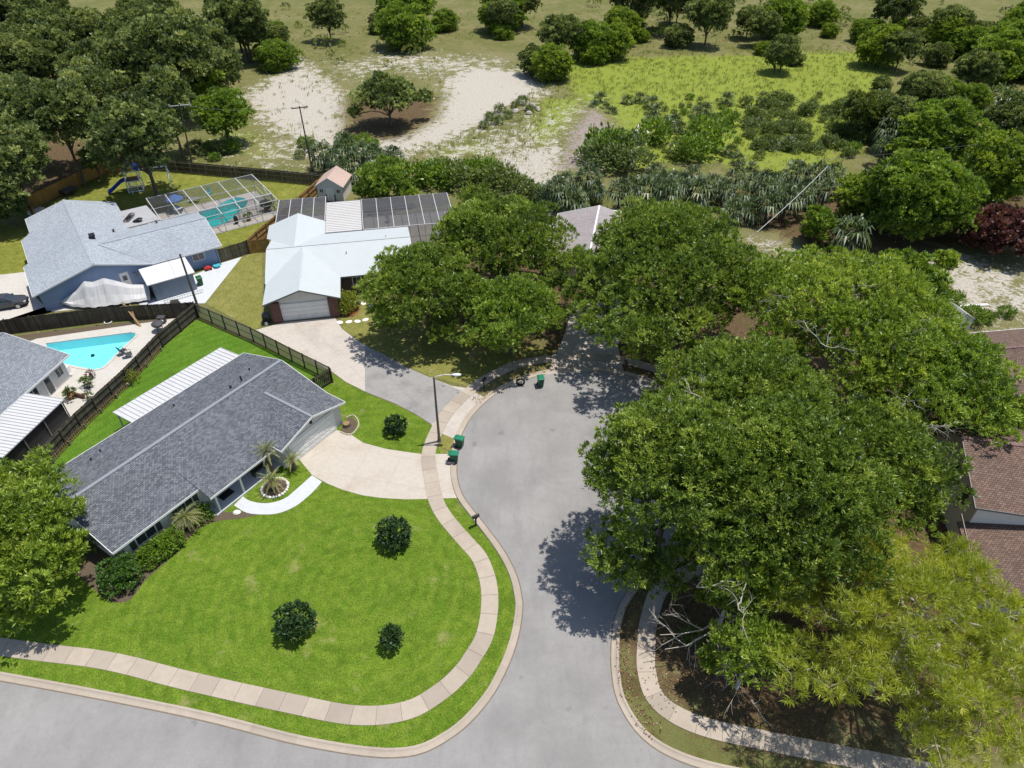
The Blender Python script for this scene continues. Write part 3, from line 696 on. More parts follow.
for p, q in [((-1.68,-.53,2.42),(2.4,-.53,3.84)), ((2.4,-.53,3.84),(6.48,-.53,2.42)), ((6.47,3.93,2.44),(14.88,3.93,2.44)), ((6.48,-.5,2.42),(6.48,3.9,2.43)), ((14.88,3.93,2.44),(14.88,9.5,3.82)), ((14.88,9.5,3.82),(14.88,15.08,2.44))]: m.bar(p, q, .04, .16)
m.build('fascia', W['bronze'], h2)
garage_door(h2, 0, 5.0, -.02, 2.15)
for a0, a1 in ((-1.0,-.03), (5.05,6.1)): m = MB(); m.box(a0,a1,-.3,.01,0,2.46); m.build('brick_pier', W['brick'], h2)
m = MB(); m.box(6.12,14.38,4.36,4.44,0,2.45); m.build('brick_facing', W['brick'], h2)
windowp(h2, (8.2,4.35,1.5), .9, 1.2, 'a', -1); windowp(h2, (10.2,4.35,1.5), 1.0, 1.2, 'a', -1); windowp(h2, (13.0,4.35,1.5), 1.2, 1.2, 'a', -1)
m = MB(); m.box(6.6,7.5,4.29,4.355,0,2.1); m.build('front_door', W['darkgrey'], h2)
vent(h2, 7.3, 7.6, 3.4, .3, .05, W['grey']); vent(h2, 12, 10.6, 3.6, .25, .05, W['seam'])
pan_roof(h2, 4.65, 9.15, 15.1, 24.3, 2.62, 2.5, W['pan_beige'], .5, 'a')
for a in (4.75, 9.05): m = MB(); m.box(a-.05,a+.05,24.1,24.2,0,2.45); m.build('patio_post', W['white_metal'], h2)

def screen_cage(name, label, frame, outline, h, bays, opac, group=None, mesh='screen_dark', along=None, ridge=0.0, fm='alu'):
    """screened enclosure: aluminium frame and mesh skin over a rectangular footprint (a0,a1,b0,b1)"""
    a0, a1, b0, b1 = outline
    q = frame.world(a0, b0); t = thing(name, label, 'screen enclosure', q, frame.ang, group)
    w, d = a1-a0, b1-b0; na, nb = bays
    fr = MB(); s = .075
    for i in range(na+1):
        a = w*i/na
        fr.bar((a,0,0),(a,0,h),s); fr.bar((a,d,0),(a,d,h),s); fr.bar((a,0,h),(a,d/2,h+ridge),s,s*1.6); fr.bar((a,d/2,h+ridge),(a,d,h),s,s*1.6)
    for j in range(nb+1):
        b = d*j/nb; hz = h + ridge*(1-abs(2*j/nb-1))
        fr.bar((0,b,hz),(w,b,hz),s*(.9 if j in (0, nb) else .5))
        fr.bar((0,b,0),(0,b,hz),s); fr.bar((w,b,0),(w,b,hz),s)
    for z in (.06, 1.0):
        for p, r in (((0,0,z),(w,0,z)), ((0,d,z),(w,d,z)), ((0,0,z),(0,d,z)), ((w,0,z),(w,d,z))): fr.bar(p, r, s*.8)
    fr.bar((w,0,1.0),(w,d/2,h),s*.7); fr.bar((w,d/2,h),(w,d,1.0),s*.7)
    fr.build('frame', W[fm], t)
    sk = MB(); e = .01
    sk.add([(0,0,h+.02),(w,0,h+.02),(w,d/2,h+ridge+.02),(0,d/2,h+ridge+.02),(w,d,h+.02),(0,d,h+.02)], [(0,1,2,3),(3,2,4,5)])
    sk.add([(0,d*.62,h+ridge+.05),(w,d*.62,h+ridge+.05),(w,d,h+.05),(0,d,h+.05)], [(0,1,2,3)])
    sk.build('roof_screen', W[mesh], t); sk = MB()
    sk.add([(0,e,0),(w,e,0),(w,e,h),(0,e,h)], [(0,1,2,3)]); sk.add([(0,d-e,0),(w,d-e,0),(w,d-e,h),(0,d-e,h)], [(0,1,2,3)])
    sk.add([(e,0,0),(e,d,0),(e,d,h),(e,0,h)], [(0,1,2,3)]); sk.add([(w-e,0,0),(w-e,d,0),(w-e,d,h),(w-e,0,h)], [(0,1,2,3)])
    sk.build('wall_screen', W[mesh], t); return t
W['screen_dark'] = screen_mat('dark_insect_screen', (.085,.085,.095), .5); W['screen_pale'] = screen_mat('pale_insect_screen', (.07,.07,.075), .21)
screen_cage('screen_enclosure', 'low dark screen room on the left behind the white roofed house', F2, (-1.6,4.55,18.75,26.1), 2.6, (4,3), .5)
screen_cage('screen_enclosure', 'wide screen room with pale floor on the right behind the white roofed house', F2, (9.3,20.9,15.15,24.2), 2.6, (6,4), .5)
sheet('patio', [F2.world(a, b).to_2d() for a, b in [(9.2,15.1),(20.9,15.1),(20.9,24.2),(9.2,24.2)]], .03, W['deck2'])
sheet('patio', [F2.world(a, b).to_2d() for a, b in [(-1.6,18.3),(4.6,18.3),(4.6,26.1),(-1.6,26.1)]], .03, W['deck2'])
# shed
FS = Frame(G(319, 200.5), -5)
sh = thing('garden_shed', 'small white shed with peach shingled gable roof by the orange fence', 'shed', FS.o, FS.ang)
m = MB(); m.box(0,3.7,0,4.2,0,2.2); m.add([(0,0,2.2),(3.7,0,2.2),(1.85,0,3.35),(0,.2,2.2),(3.7,.2,2.2),(1.85,.2,3.35)], [(0,1,2),(5,4,3),(0,2,5,3),(1,4,5,2)]); m.build('wall', W['offwhite'], sh)
m = MB(); m.slab([(1.85,-.2,3.5),(1.85,4.4,3.5),(-.25,4.4,2.2),(-.25,-.2,2.2)], .09); m.slab([(1.85,-.2,3.5),(3.95,-.2,2.2),(3.95,4.4,2.2),(1.85,4.4,3.5)], .09); m.build('roof', W['roof_peach'], sh)
m = MB()
for p, q in [((-.25,-.22,2.14),(1.85,-.22,3.44)), ((1.85,-.22,3.44),(3.95,-.22,2.14))]: m.bar(p, q, .03, .12)
m.build('fascia', W['trim'], sh)
m = MB(); m.box(1.3,1.84,-.05,-.004,.05,1.95); m.box(1.86,2.4,-.05,-.004,.05,1.95); d = m.build('door', W['white'], sh); m = MB(); m.box(1.76,1.8,-.08,-.052,.9,1.05); m.build('handle', W['black'], d)
for a in (.62, 3.08): windowp(sh, (a,0,1.5), .5, .5, 'a', -1)
for a in (1.22, 2.48): m = MB(); m.box(a-.06,a+.06,-.12,-.02,.02,1.0); m.build('planter_post', W['darkgrey'], sh)

# ---------------------------------------------------------------- blue house
h3 = thing('family_house', 'blue walled house with pale grey shingle roofs beside the covered boat', 'house', FB.o, FB.ang)
m = MB(); m.box(-.5,10.8,0,7,0,2.5); m.box(.1,10.8,7.01,14,0,2.49); m.box(1.2,10.8,14.01,19.4,0,2.5); m.box(10.81,18.7,0,9.8,0,2.49)
m.add([(-.5,0,2.5),(10.8,0,2.5),(5.5,0,4.05),(-.5,.3,2.5),(10.8,.3,2.5),(5.5,.3,4.05)], [(0,1,2),(5,4,3),(0,2,5,3),(1,4,5,2)])
m.add([(1.2,19.1,2.5),(10.8,19.1,2.5),(5.5,19.1,4.05),(1.2,19.4,2.5),(10.8,19.4,2.5),(5.5,19.4,4.05)], [(0,1,2),(5,4,3),(0,2,5,3),(1,4,5,2)])
m.add([(18.4,0,2.49),(18.4,9.8,2.49),(18.4,4.8,3.8),(18.7,0,2.49),(18.7,9.8,2.49),(18.7,4.8,3.8)], [(0,1,2),(5,4,3),(0,2,5,3),(1,4,5,2)])
m.build('wall', W['bluewall'], h3)
m = MB()
zl = lambda a: 4.3-(5.6-a)*.2737
m.slab([(5.6,-.7,4.3),(5.6,19.9,4.3),(.7,19.9,zl(.7)),(.7,15.2,zl(.7)),(-.45,14.2,zl(-.45)),(-.45,7.5,zl(-.45)),(-1.05,7.1,zl(-1.05)),(-1.05,-.7,zl(-1.05))], .12)
m.slab([(5.6,-.7,4.3),(11.25,-.7,2.55),(11.25,19.9,2.55),(5.6,19.9,4.3)], .12)
m.build('roof', W['roof_blue_x'], h3)
m = MB()
m.slab([(6.9,4.75,3.98),(19.2,4.75,3.98),(19.2,10.3,2.52),(10.9,10.3,2.6)], .12)
m.slab([(11.28,-.75,2.52),(19.2,-.75,2.52),(19.2,4.75,3.98),(6.9,4.75,3.98),(11.28,-.6,2.56)], .12)
m.build('wing_roof', W['roof_blue'], h3)
m = MB(); m.slab([(10.3,10.35,2.72),(14.8,10.35,2.72),(14.4,16.2,2.62),(10.3,16.2,2.62)], .1); m.build('flat_roof', W['flatroof'], h3)
ridge_bar(h3, (5.6,-.7,4.3), (5.6,19.9,4.3), W['roof_blue'], .3); ridge_bar(h3, (7.2,4.75,3.98), (19.2,4.75,3.98), W['roof_blue'], .3)
m = MB()
for p, q in [((-1.08,-.73,2.4),(5.6,-.73,4.22)), ((5.6,-.73,4.22),(11.25,-.73,2.47)), ((11.25,-.78,2.44),(19.23,-.78,2.44)), ((19.23,-.78,2.44),(19.23,4.75,3.9)), ((19.23,4.75,3.9),(19.23,10.33,2.44)), ((-1.08,-.73,2.4),(-1.08,7.1,2.4)), ((.67,15.2,2.88),(.67,19.9,2.88)), ((-.48,7.5,2.56),(-.48,14.2,2.56))]: m.bar(p, q, .04, .17)
m.build('fascia', W['trim'], h3)
m = MB(); m.box(7.6,8.55,-.05,-.004,.05,2.1); d = m.build('side_door', W['white'], h3); m = MB(); m.box(7.85,8.3,-.07,-.052,1.1,1.7); m.build('pane', W['glass'], d)
windowp(h3, (16.4,0,1.55), 1.3, .8, 'a', -1)
m = MB(); m.box(9.0,9.35,-.14,-.004,1.2,1.75); m.build('meter_box', W['grey'], h3)
m = MB(); m.box(6.5,7.0,6.6,7.25,3.5,4.35); m.box(6.42,7.08,6.5,7.35,4.3,4.42); m.build('roof_vent', W['black'], h3)
vent(h3, 9.2, 9.0, 3.15, .35, .1); vent(h3, 9.8, 4.4, 3.1, .3, .07); vent(h3, 14.2, 9.4, 2.85, .3, .08)
m = MB()
for k in range(9): m.tube([(11.2+k*.12+math.cos(w)*.35, 12.4+.15*k+math.sin(w)*.45, 2.76+.02*k) for w in np.linspace(0, 5.6, 12)], .035, 5)
for k in range(3): m.lathe([(.38,.0),(.42,.06),(.3,.13)], (12.2+.2*k, 11.6-.1*k, 2.70+.12*k), 14)
hz = m.build('hose_coil', W['black']); hz.location = (FB.o.x, FB.o.y, .03); hz.rotation_euler.z = FB.ang; tag(hz, 'tangled black hose coil lying on the grey flat roof', 'hose')
# lean-to shed in front of it
q = FB.world(9.8, -5.05); ls = thing('utility_shed', 'boxy blue-grey utility shed with white flat roof against the blue house', 'shed', q, FB.ang)
m = MB(); m.box(.25,4.75,.2,3.6,0,2.25); m.build('wall', W['bluegrey'], ls)
m = MB(); m.slab([(-.15,-.05,2.32),(5.0,-.05,2.32),(5.0,3.95,2.5),(-.15,3.95,2.5)], .1); m.build('roof', W['white_metal'], ls)
m = MB(); m.box(.2,.26,.16,3.62,0,2.2); m.box(.14,.2,1.2,2.6,0,2.1); m.build('corner_trim', W['black'], ls)
for a in (1.0, 3.2): m = MB(); m.box(a,a+.05,.155,.196,.1,2.2); m.build('panel_seam', W['grey'], ls)
# pool cage
q = FB.world(14.9, 8.0)
screen_cage('pool_enclosure', 'long aluminium pool cage with screened roof beside the blue house', Frame(FB.world(0, 0), 35), (14.9,29.4,10.4,18.5), 2.6, (6,2), .3, mesh='screen_pale', fm='white_metal')
screen_cage('pool_enclosure', 'shallow front bay of the long pool cage beside the fence gate', Frame(FB.world(0, 0), 35), (19.4,29.4,8.0,10.3), 2.55, (4,1), .3, mesh='screen_pale', fm='white_metal')

# ---------------------------------------------------------------- house by the kite-shaped pool
FP = Frame(G(67, 356, 2.5), 80)
h4 = thing('family_house', 'grey shingled house cut by the photo edge beside the turquoise pool', 'house', FP.o, FP.ang)
m = MB(); m.box(-14,-.3,.45,12,0,2.45); m.add([(-.5,.45,2.45),(-.5,12,2.45),(-.5,6.2,4.15),(-.3,.45,2.45),(-.3,12,2.45),(-.3,6.2,4.15)], [(0,1,2),(5,4,3),(0,2,5,3),(1,4,5,2)]); m.build('wall', W['offwhite'], h4)
m = MB(); m.slab([(-14.5,0,2.5),(.25,0,2.5),(.25,6.2,4.3),(-14.5,6.2,4.3)], .13); m.slab([(-14.5,6.2,4.3),(.25,6.2,4.3),(.25,12.4,2.5),(-14.5,12.4,2.5)], .13); m.build('roof', W['roof_pool'], h4)
ridge_bar(h4, (-14.5,6.2,4.3), (.25,6.2,4.3), W['roof_pool'], .3)
m = MB()
for p, q in [((-14.5,-.03,2.42),(.28,-.03,2.42)), ((.28,-.03,2.42),(.28,6.2,4.22)), ((.28,6.2,4.22),(.28,12.43,2.42))]: m.bar(p, q, .04, .18)
m.build('fascia', W['trim'], h4)
m = MB(); m.box(-3.3,-2.3,.39,.445,0,2.05); d = m.build('patio_door', W['white'], h4); m = MB(); m.box(-3.15,-2.45,.37,.388,.2,1.9); m.build('pane', W['glass'], d)
windowp(h4, (-1.2,.45,1.45), .8, .9, 'a', -1); windowp(h4, (-4.6,.45,1.45), 1.0, .9, 'a', -1)
pan_roof(h4, -13.0, -5.6, -3.75, -.06, 2.3, 2.45, W['pan_roof'], .35, 'b')
m = MB(); m.box(-12.9,-5.8,-3.55,-3.5,0,.7); m.box(-12.9,-5.8,-3.52,-3.48,.72,2.15); m.box(-5.85,-5.8,-3.5,.0,.02,2.2); m.build('porch_screen', W['screen_black'] if 'screen_black' in W else W['black'], h4)
for a in (-5.75, -8.2, -10.6, -12.9): m = MB(); m.box(a-.04,a+.04,-3.64,-3.56,0,2.24); m.build('porch_post', W['bronze'], h4)

# ---------------------------------------------------------------- houses half hidden by the oaks
F3 = Frame(G(558, 213.4, 2.5), -10.6)
h5 = thing('family_house', 'house with plain taupe shingle roof showing behind the middle oaks', 'house', F3.o, F3.ang)
m = MB(); m.box(.4,10.2,-13,-.4,0,2.5); m.add([(.4,-.6,2.5),(10.2,-.6,2.5),(5.3,-.6,3.9),(.4,-.4,2.5),(10.2,-.4,2.5),(5.3,-.4,3.9)], [(0,1,2),(5,4,3),(0,2,5,3),(1,4,5,2)]); m.build('wall', W['offwhite'], h5)
m = MB(); m.slab([(0,0,2.5),(0,-13.5,2.5),(5.3,-13.5,4.05),(5.3,0,4.05)], .13); m.slab([(5.3,0,4.05),(5.3,-13.5,4.05),(10.6,-13.5,2.5),(10.6,0,2.5)], .13); m.build('roof', W['roof_taupe'], h5)
ridge_bar(h5, (5.3,0,4.05), (5.3,-13.5,4.05), W['trim'], .2)
m = MB()
for p, q in [((-.03,.03,2.42),(5.3,.03,3.97)), ((5.3,.03,3.97),(10.63,.03,2.42)), ((-.03,.03,2.42),(-.03,-13.5,2.42))]: m.bar(p, q, .05, .16)
m.build('fascia', W['trim'], h5); vent(h5, 1.6, -3.2, 2.95, .25, .06)
windowp(h5, (.4,-4,1.5), 1.2, 1.0, 'b', -1)
pan_roof(h5, 6.0, 9.5, .1, 2.6, 2.5, 2.4, W['white_metal'], .5, 'b')

FA = Frame(G(968, 333, 2.6), 8)
h6 = thing('family_house', 'brown shingled house with long ridge, upper one at the right edge', 'house', FA.o, FA.ang)
m = MB(); m.box(-5.5,16,-8.9,-.4,0,2.5)
m.add([(-5.5,-8.9,2.5),(-5.5,-.4,2.5),(-5.5,-4.6,3.9),(-5.3,-8.9,2.5),(-5.3,-.4,2.5),(-5.3,-4.6,3.9)], [(0,1,2),(5,4,3),(0,2,5,3),(1,4,5,2)]); m.build('wall', W['cream'], h6)
m = MB(); m.slab([(-6,0,2.55),(-6,-4.6,4.1),(16.5,-4.6,4.1),(16.5,0,2.55)], .13); m.slab([(-6,-4.6,4.1),(-6,-9.4,2.5),(16.5,-9.4,2.5),(16.5,-4.6,4.1)], .13); m.build('roof', W['roof_brown'], h6)
ridge_bar(h6, (-6,-4.6,4.1), (16.5,-4.6,4.1), W['roof_brown_x'], .35)
m = MB()
for p, q in [((-6,.03,2.48),(16.5,.03,2.48)), ((-6,-9.43,2.42),(16.5,-9.43,2.42))]: m.bar(p, q, .05, .16)
m.build('fascia', W['trim'], h6); windowp(h6, (2,-8.9,1.5), 1.2, 1.0, 'a', -1)
FQ = Frame(G(945, 337), 12); s2 = thing('garden_shed', 'tiny white gabled shed with dark roof panel behind the upper brown house', 'shed', FQ.o, FQ.ang)
m = MB(); m.box(0,2.6,0,2.2,0,1.9); m.add([(0,0,1.9),(2.6,0,1.9),(1.3,0,2.7),(0,2.2,1.9),(2.6,2.2,1.9),(1.3,2.2,2.7)], [(0,1,2),(5,4,3),(0,2,5,3),(1,4,5,2)]); m.build('wall', W['white'], s2)
m = MB(); m.slab([(1.3,-.1,2.8),(1.3,2.3,2.8),(-.15,2.3,1.9),(-.15,-.1,1.9)], .07); m.build('roof', W['grey'], s2); m = MB(); m.slab([(1.3,-.1,2.8),(2.75,-.1,1.9),(2.75,2.3,1.9),(1.3,2.3,2.8)], .07); m.build('white_roof', W['white_metal'], s2)
m = MB(); m.box(.9,1.7,-.04,-.003,.05,1.7); m.build('door', W['trim'], s2)

FH = Frame(G(976, 507.5, 4.7), -12)
h7 = thing('two_storey_house', 'brown tiled house with upper and lower roofs, lower one at the right edge', 'house', FH.o, FH.ang)
m = MB(); m.box(.35,10,.35,9.5,0,4.6); m.add([(.35,.35,4.6),(.35,9.5,4.6),(.35,5.6,6.15),(.55,.35,4.6),(.55,9.5,4.6),(.55,5.6,6.15)], [(0,1,2),(5,4,3),(0,2,5,3),(1,4,5,2)]); m.box(-.1,10,-5.0,.34,0,2.4); m.build('wall', W['cream'], h7)
m = MB(); m.slab([(0,0,4.7),(10.5,0,4.7),(10.5,5.6,6.3),(0,5.6,6.3)], .13); m.slab([(0,5.6,6.3),(10.5,5.6,6.3),(10.5,9.9,4.7),(0,9.9,4.7)], .13); m.build('upper_roof', W['roof_brown'], h7)
m = MB(); m.slab([(-.4,-5.4,2.3),(10.5,-5.4,2.6),(10.5,.33,4.5),(-.4,.33,2.75)], .13); m.build('lower_roof', W['roof_brown'], h7)
ridge_bar(h7, (0,5.6,6.3), (10.5,5.6,6.3), W['roof_brown_x'], .35)
m = MB(); m.box(.36,10,.27,.345,2.5,4.62); m.build('white_siding', W['white'], h7)
m = MB()
for p, q in [((-.03,-.03,4.62),(10.5,-.03,4.62)), ((-.03,-.03,4.62),(-.03,5.6,6.22)), ((-.43,-5.43,2.32),(10.5,-5.43,2.32)), ((-.43,-5.43,2.32),(-.43,.33,3.52))]: m.bar(p, q, .05, .16)
m.build('fascia', W['bronze'], h7)
for b in (2.2, 4.6): windowp(h7, (.35,b,3.6), .7, 1.3, 'b', -1, W['bronze'])
windowp(h7, (2.5,-5.0,1.4), 1.2, 1.0, 'a', -1)
# ================================================================ VEGETATION
def nrm(a): return a/np.maximum(np.linalg.norm(a, axis=-1, keepdims=True), 1e-9)
def quads(name, V, tint, mat, parent=None):
    """V: n x 4 x 3 leaf corners, tint: n"""
    n = len(V); me = bpy.data.meshes.new(name); me.vertices.add(n*4); me.vertices.foreach_set('co', V.reshape(-1).astype(np.float32))
    me.loops.add(n*4); me.loops.foreach_set('vertex_index', np.arange(n*4, dtype=np.int32))
    me.polygons.add(n); me.polygons.foreach_set('loop_start', (np.arange(n)*4).astype(np.int32)); me.update(calc_edges=True)
    at = me.attributes.new('tint', 'FLOAT', 'POINT'); at.data.foreach_set('value', np.repeat(np.clip(tint, 0, 1), 4).astype(np.float32))
    me.materials.append(mat); return link(name, me, parent)
def leaf_quads(lobes, rng, L=.36, Wd=.14, dens=3.0, nl=9, up=.35, spread=.75, under=.25, inner=.8, jit=.12):
    C = np.array([l[0] for l in lobes], float); R = np.array([l[1] for l in lobes], float)
    ps, os_, ts = [], [], []
    for i in range(len(C)):
        r = R[i]; n = max(6, int(4*math.pi*(r.mean()**2)*dens)); d = nrm(rng.normal(size=(n, 3)))
        pad = lobes[i][2] if len(lobes[i]) > 2 else 0
        k = (d[:, 2] > (.0 if pad else -.3)) | (rng.random(n) < (.04 if pad else under)); d = d[k]
        # knobbly surface: clumps standing out of each lobe
        ph = rng.random(3)*6.28; bump = np.sin(d[:, 0]*5+ph[0])*np.sin(d[:, 1]*5+ph[1])*np.sin(d[:, 2]*4+ph[2])
        p = C[i] + d*r*(.84 + .22*rng.random((len(d), 1)) + .20*bump[:, None])
        bad = np.zeros(len(p), bool)
        near = np.where(np.linalg.norm(C-C[i], axis=1) < R.max()*2.4)[0]
        for j in near:
            if j != i: bad |= (np.linalg.norm((p-C[j])/R[j], axis=1) < inner)
        bad &= rng.random(len(p)) < .93
        p = p[~bad]; d = nrm(d[~bad]/r)
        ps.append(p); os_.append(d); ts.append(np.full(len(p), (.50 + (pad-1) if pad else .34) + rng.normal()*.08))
    P = np.concatenate(ps); O = np.concatenate(os_); T = np.concatenate(ts) + rng.normal(size=len(P))*.13
    P = np.repeat(P, nl, 0); O = np.repeat(O, nl, 0); T = np.repeat(T, nl) + rng.normal(size=len(P))*.10
    n = len(P); D = nrm(O*.75 + rng.normal(size=(n, 3))*spread*.6 + np.array([0, 0, up]))
    S = nrm(np.cross(D, O*.45 + np.array([0, 0, .75]) + rng.normal(size=(n, 3))*.42)); l = L*(.65+.7*rng.random((n, 1))); w = Wd*(.7+.6*rng.random((n, 1)))
    P = P + rng.normal(size=(n, 3))*jit
    V = np.stack([P, P + D*l*.5 + S*w*.5, P + D*l, P + D*l*.5 - S*w*.5], 1)
    return V, T
def dome(R, Hz, n, lr, rng, squash=.8, low=-.25, rag=.16, ry=None):
    out = []; ph = rng.random(4)*6.28
    for i in range(n):
        u = (i+.5)/n; c = 1 - u*(1-low); s = math.sqrt(max(0, 1-c*c)); f = i*2.39996 + rng.normal()*.25
        k = rng.uniform(.84, 1.07) + rag*(math.sin(2*f+ph[0])*.5 + math.sin(3*f+ph[1])*.35 + math.sin(5*f+ph[2])*.3) + rng.normal()*.06
        r = lr*(.72+.6*rng.random()); rad = max(.05, R-r*.75)*s*k
        out.append(((rad*math.cos(f), rad*math.sin(f)*((ry or R)/R), max(.2, Hz-r*.5)*c*(1+rng.normal()*.07)), (r, r, r*squash)))
    # a few filling lobes inside
    for i in range(max(2, n//6)):
        f = rng.random()*6.28; q = rng.random()**.5*R*.55; out.append(((q*math.cos(f), q*math.sin(f), Hz*.25*rng.random()), (lr*1.2, lr*1.2, lr)))
    return out
def limbs(parent, lobes, z0, zc, r0, rng, mat, n=9, base=(0, 0), name='trunk', lean=(0, 0)):
    m = MB(); top = Vector((lean[0], lean[1], zc*.55)); m.tube([(base[0], base[1], -.05), (base[0]*.6+top.x*.4, base[1]*.6+top.y*.4, zc*.25), top], [r0*1.25, r0, r0*.8], 8)
    idx = rng.permutation(len(lobes))[:n]
    for i in idx:
        c = Vector(lobes[i][0]) + Vector((0, 0, zc)); mid = top.lerp(c, .5) + Vector((rng.normal()*.4, rng.normal()*.4, .5)); st = top.lerp(Vector((base[0], base[1], 0)), rng.random()*.3)
        m.tube([st, st.lerp(mid, .5)+Vector((0, 0, .25)), mid, mid.lerp(c, .6), c], [r0*.55, r0*.45, r0*.33, r0*.2, r0*.08], 6)
        for k in range(2):
            e = c + Vector(rng.normal(size=3))*lobes[i][1][0]*.6; m.tube([mid, mid.lerp(e, .6)+Vector((0, 0, .2)), e], [r0*.2, r0*.12, r0*.03], 5)
    return m.build(name, mat, parent, smooth=True)
def clumps_of(lobes, rng, k=8):
    """break every bough into leaf pads standing off its upper side, open underneath"""
    out = []
    for c, r in lobes:
        c = np.array(c); r = np.array(r); out.append((tuple(c - np.array([0, 0, r[2]*.1])), tuple(r*.66), 0)); tn = rng.normal()*.09
        for i in range(k):
            d = nrm(rng.normal(size=3)); d[2] = abs(d[2])*1.05 - .25*(rng.random() < .4)
            f = .30 + .30*rng.random()**1.3; out.append((tuple(c + d*r*(.80+.25*rng.random())), (r[0]*f, r[0]*f, r[0]*f*.62), 1 + tn + rng.normal()*.12))
    return out
TREES = []
def tree(label, px, py, hc, R, Hz, n, lr, mat, seed, name='oak_tree', group=None, dens=3.6, L=.32, Wd=.095, nl=12, extra=(), bark='bark', r0=None, up=.35, spread=.75, ry=None, low=-.3, rag=.16, xy=None, nlimb=9, inner=.8):
    rng = np.random.default_rng(seed); q = G(px, py, hc) if xy is None else Vector((*xy, 0))
    t = thing(name, label, 'tree', (q.x, q.y, 0), 0, group)
    lobes = dome(R, Hz, max(8, int(n*.7)), lr*1.2, rng, low=low, rag=rag*1.25, ry=ry)
    for ex, ey, eh, er in extra:      # extra boughs seen in the photo
        e = G(ex, ey, eh); lobes.append(((e.x-q.x, e.y-q.y, eh-hc), (er, er, er*.8)))
        for k in range(4):
            lobes.append(((e.x-q.x+rng.uniform(-1,1)*er*.9, e.y-q.y+rng.uniform(-1,1)*er*.9, eh-hc-rng.random()*er*.5), (er*.55, er*.55, er*.45)))
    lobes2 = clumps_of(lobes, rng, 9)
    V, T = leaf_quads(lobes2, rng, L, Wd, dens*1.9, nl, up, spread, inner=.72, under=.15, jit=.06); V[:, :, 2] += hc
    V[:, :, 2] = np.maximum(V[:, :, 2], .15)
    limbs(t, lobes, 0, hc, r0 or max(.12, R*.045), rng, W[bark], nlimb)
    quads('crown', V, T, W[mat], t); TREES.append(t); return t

# --- the oaks round the cul-de-sac
tree('dark oak at the white roofed house, leftmost of the oaks by the driveway', 425, 291, 5.2, 5.6, 3.6, 44, 1.5, 'oak', 11, extra=[(385,318,3.0,1.5),(392,262,5.5,1.3),(440,325,3,1.6),(470,300,5,1.6)])
tree('tall dark oak spreading behind the leftmost driveway oak', 500, 248, 6.2, 6.6, 4.0, 54, 1.6, 'oak', 12, extra=[(455,232,6.0,1.4),(556,268,5.5,1.6),(470,262,6.5,1.5),(480,208,6.5,1.2),(548,250,6,1.5),(558,285,5.5,1.5)])
tree('low bright green oak hanging over the kerb in front of the dark driveway oaks', 512, 314, 4.8, 4.2, 2.8, 36, 1.25, 'oak_mid', 13, extra=[(478,334,4.0,1.1),(550,318,4.8,1.2),(505,332,5.6,1.2)])
tree('huge round oak beside the taupe roof at the top of the cul-de-sac', 666, 274, 6.6, 9.0, 5.0, 92, 1.8, 'oak', 14, extra=[(597,318,6.0,1.7),(640,345,5.2,1.7),(745,300,6.5,1.8),(700,350,5.0,1.6),(590,285,6.5,1.6),(582,262,6,1.3),(575,300,6,1.4),(655,335,7.4,1.6),(622,328,7.8,1.5)], dens=3.2)
tree('loose airy oak with pale limbs between the huge round oak and the brown house', 846, 326, 8.0, 9.2, 4.2, 84, 1.55, 'oak_lime', 15, extra=[(735,355,6.5,1.5),(780,275,9,1.4),(900,300,8,1.5),(810,260,9,1.2)], dens=2.6, rag=.24, nlimb=16, bark='bark_pale')
tree('rounded oak in front of the upper brown roof', 938, 388, 6.5, 5.6, 3.4, 44, 1.4, 'oak_mid', 16, extra=[(895,345,7,1.4),(985,350,6,1.2),(870,395,7,1.4)], rag=.22)
tree('dark oak whose crown bulges leftmost over the asphalt', 672, 478, 8.6, 5.2, 4.8, 56, 1.5, 'oak', 17, L=.26, Wd=.082, nl=14, extra=[(610,472,9.0,1.4),(614,546,6.0,1.5),(622,566,5.0,1.3),(645,560,4.8,1.5),(606,462,9.2,1.2),(690,420,10,1.4),(660,575,3.4,1.4)])
tree('dark dense oak in the middle of the right-hand grove', 772, 498, 8.2, 6.3, 5.0, 64, 1.65, 'oak', 18, L=.26, Wd=.082, nl=14, extra=[(735,555,4.5,1.6),(800,560,4.5,1.7),(820,440,8,1.5)])
tree('dark oak at the right of the grove beside the brown tiled house', 860, 474, 7.0, 4.7, 4.4, 50, 1.5, 'oak', 19, L=.26, Wd=.082, nl=14, extra=[(850,535,5,1.5),(905,430,7,1.4)])
tree('mid green oak filling the top of the grove above the leftmost bulging oak', 748, 412, 7.8, 6.4, 4.2, 56, 1.5, 'oak', 20, L=.26, Wd=.082, nl=14, extra=[(660,400,6.2,1.3),(700,380,7,1.4),(820,390,8,1.5),(640,425,6,1.2)])
tree('lime green young oak with bare dead twigs above the bottom sidewalk', 738, 570, 6.0, 2.9, 2.1, 26, .9, 'oak_lime', 21, extra=[(690,545,6.0,.8),(712,598,4,.6),(765,600,5,.8),(745,540,7,.9)], dens=3.2, nlimb=14, bark='deadwood', rag=.25)
tree('sparse light green oak below the young lime oak at the bottom', 752, 650, 4.4, 2.0, 1.4, 15, .7, 'oak_lime', 22, extra=[(708,660,3,.5),(785,640,4,.6)], dens=3.0, nlimb=10, bark='deadwood', rag=.28)
tree('big light green oak at the left edge beside the grey-blue roofed house', 8, 548, 5.0, 4.2, 3.4, 48, 1.2, 'oak_lime', 23, extra=[(45,595,3.6,1.0),(10,620,2.6,1.1),(50,520,5.5,1.0),(10,475,6.2,1.1),(64,562,4.0,.9),(48,478,5.6,1.1),(58,512,5.2,1.0),(72,548,4.4,.9),(38,465,5.8,1.0)], dens=3.4)
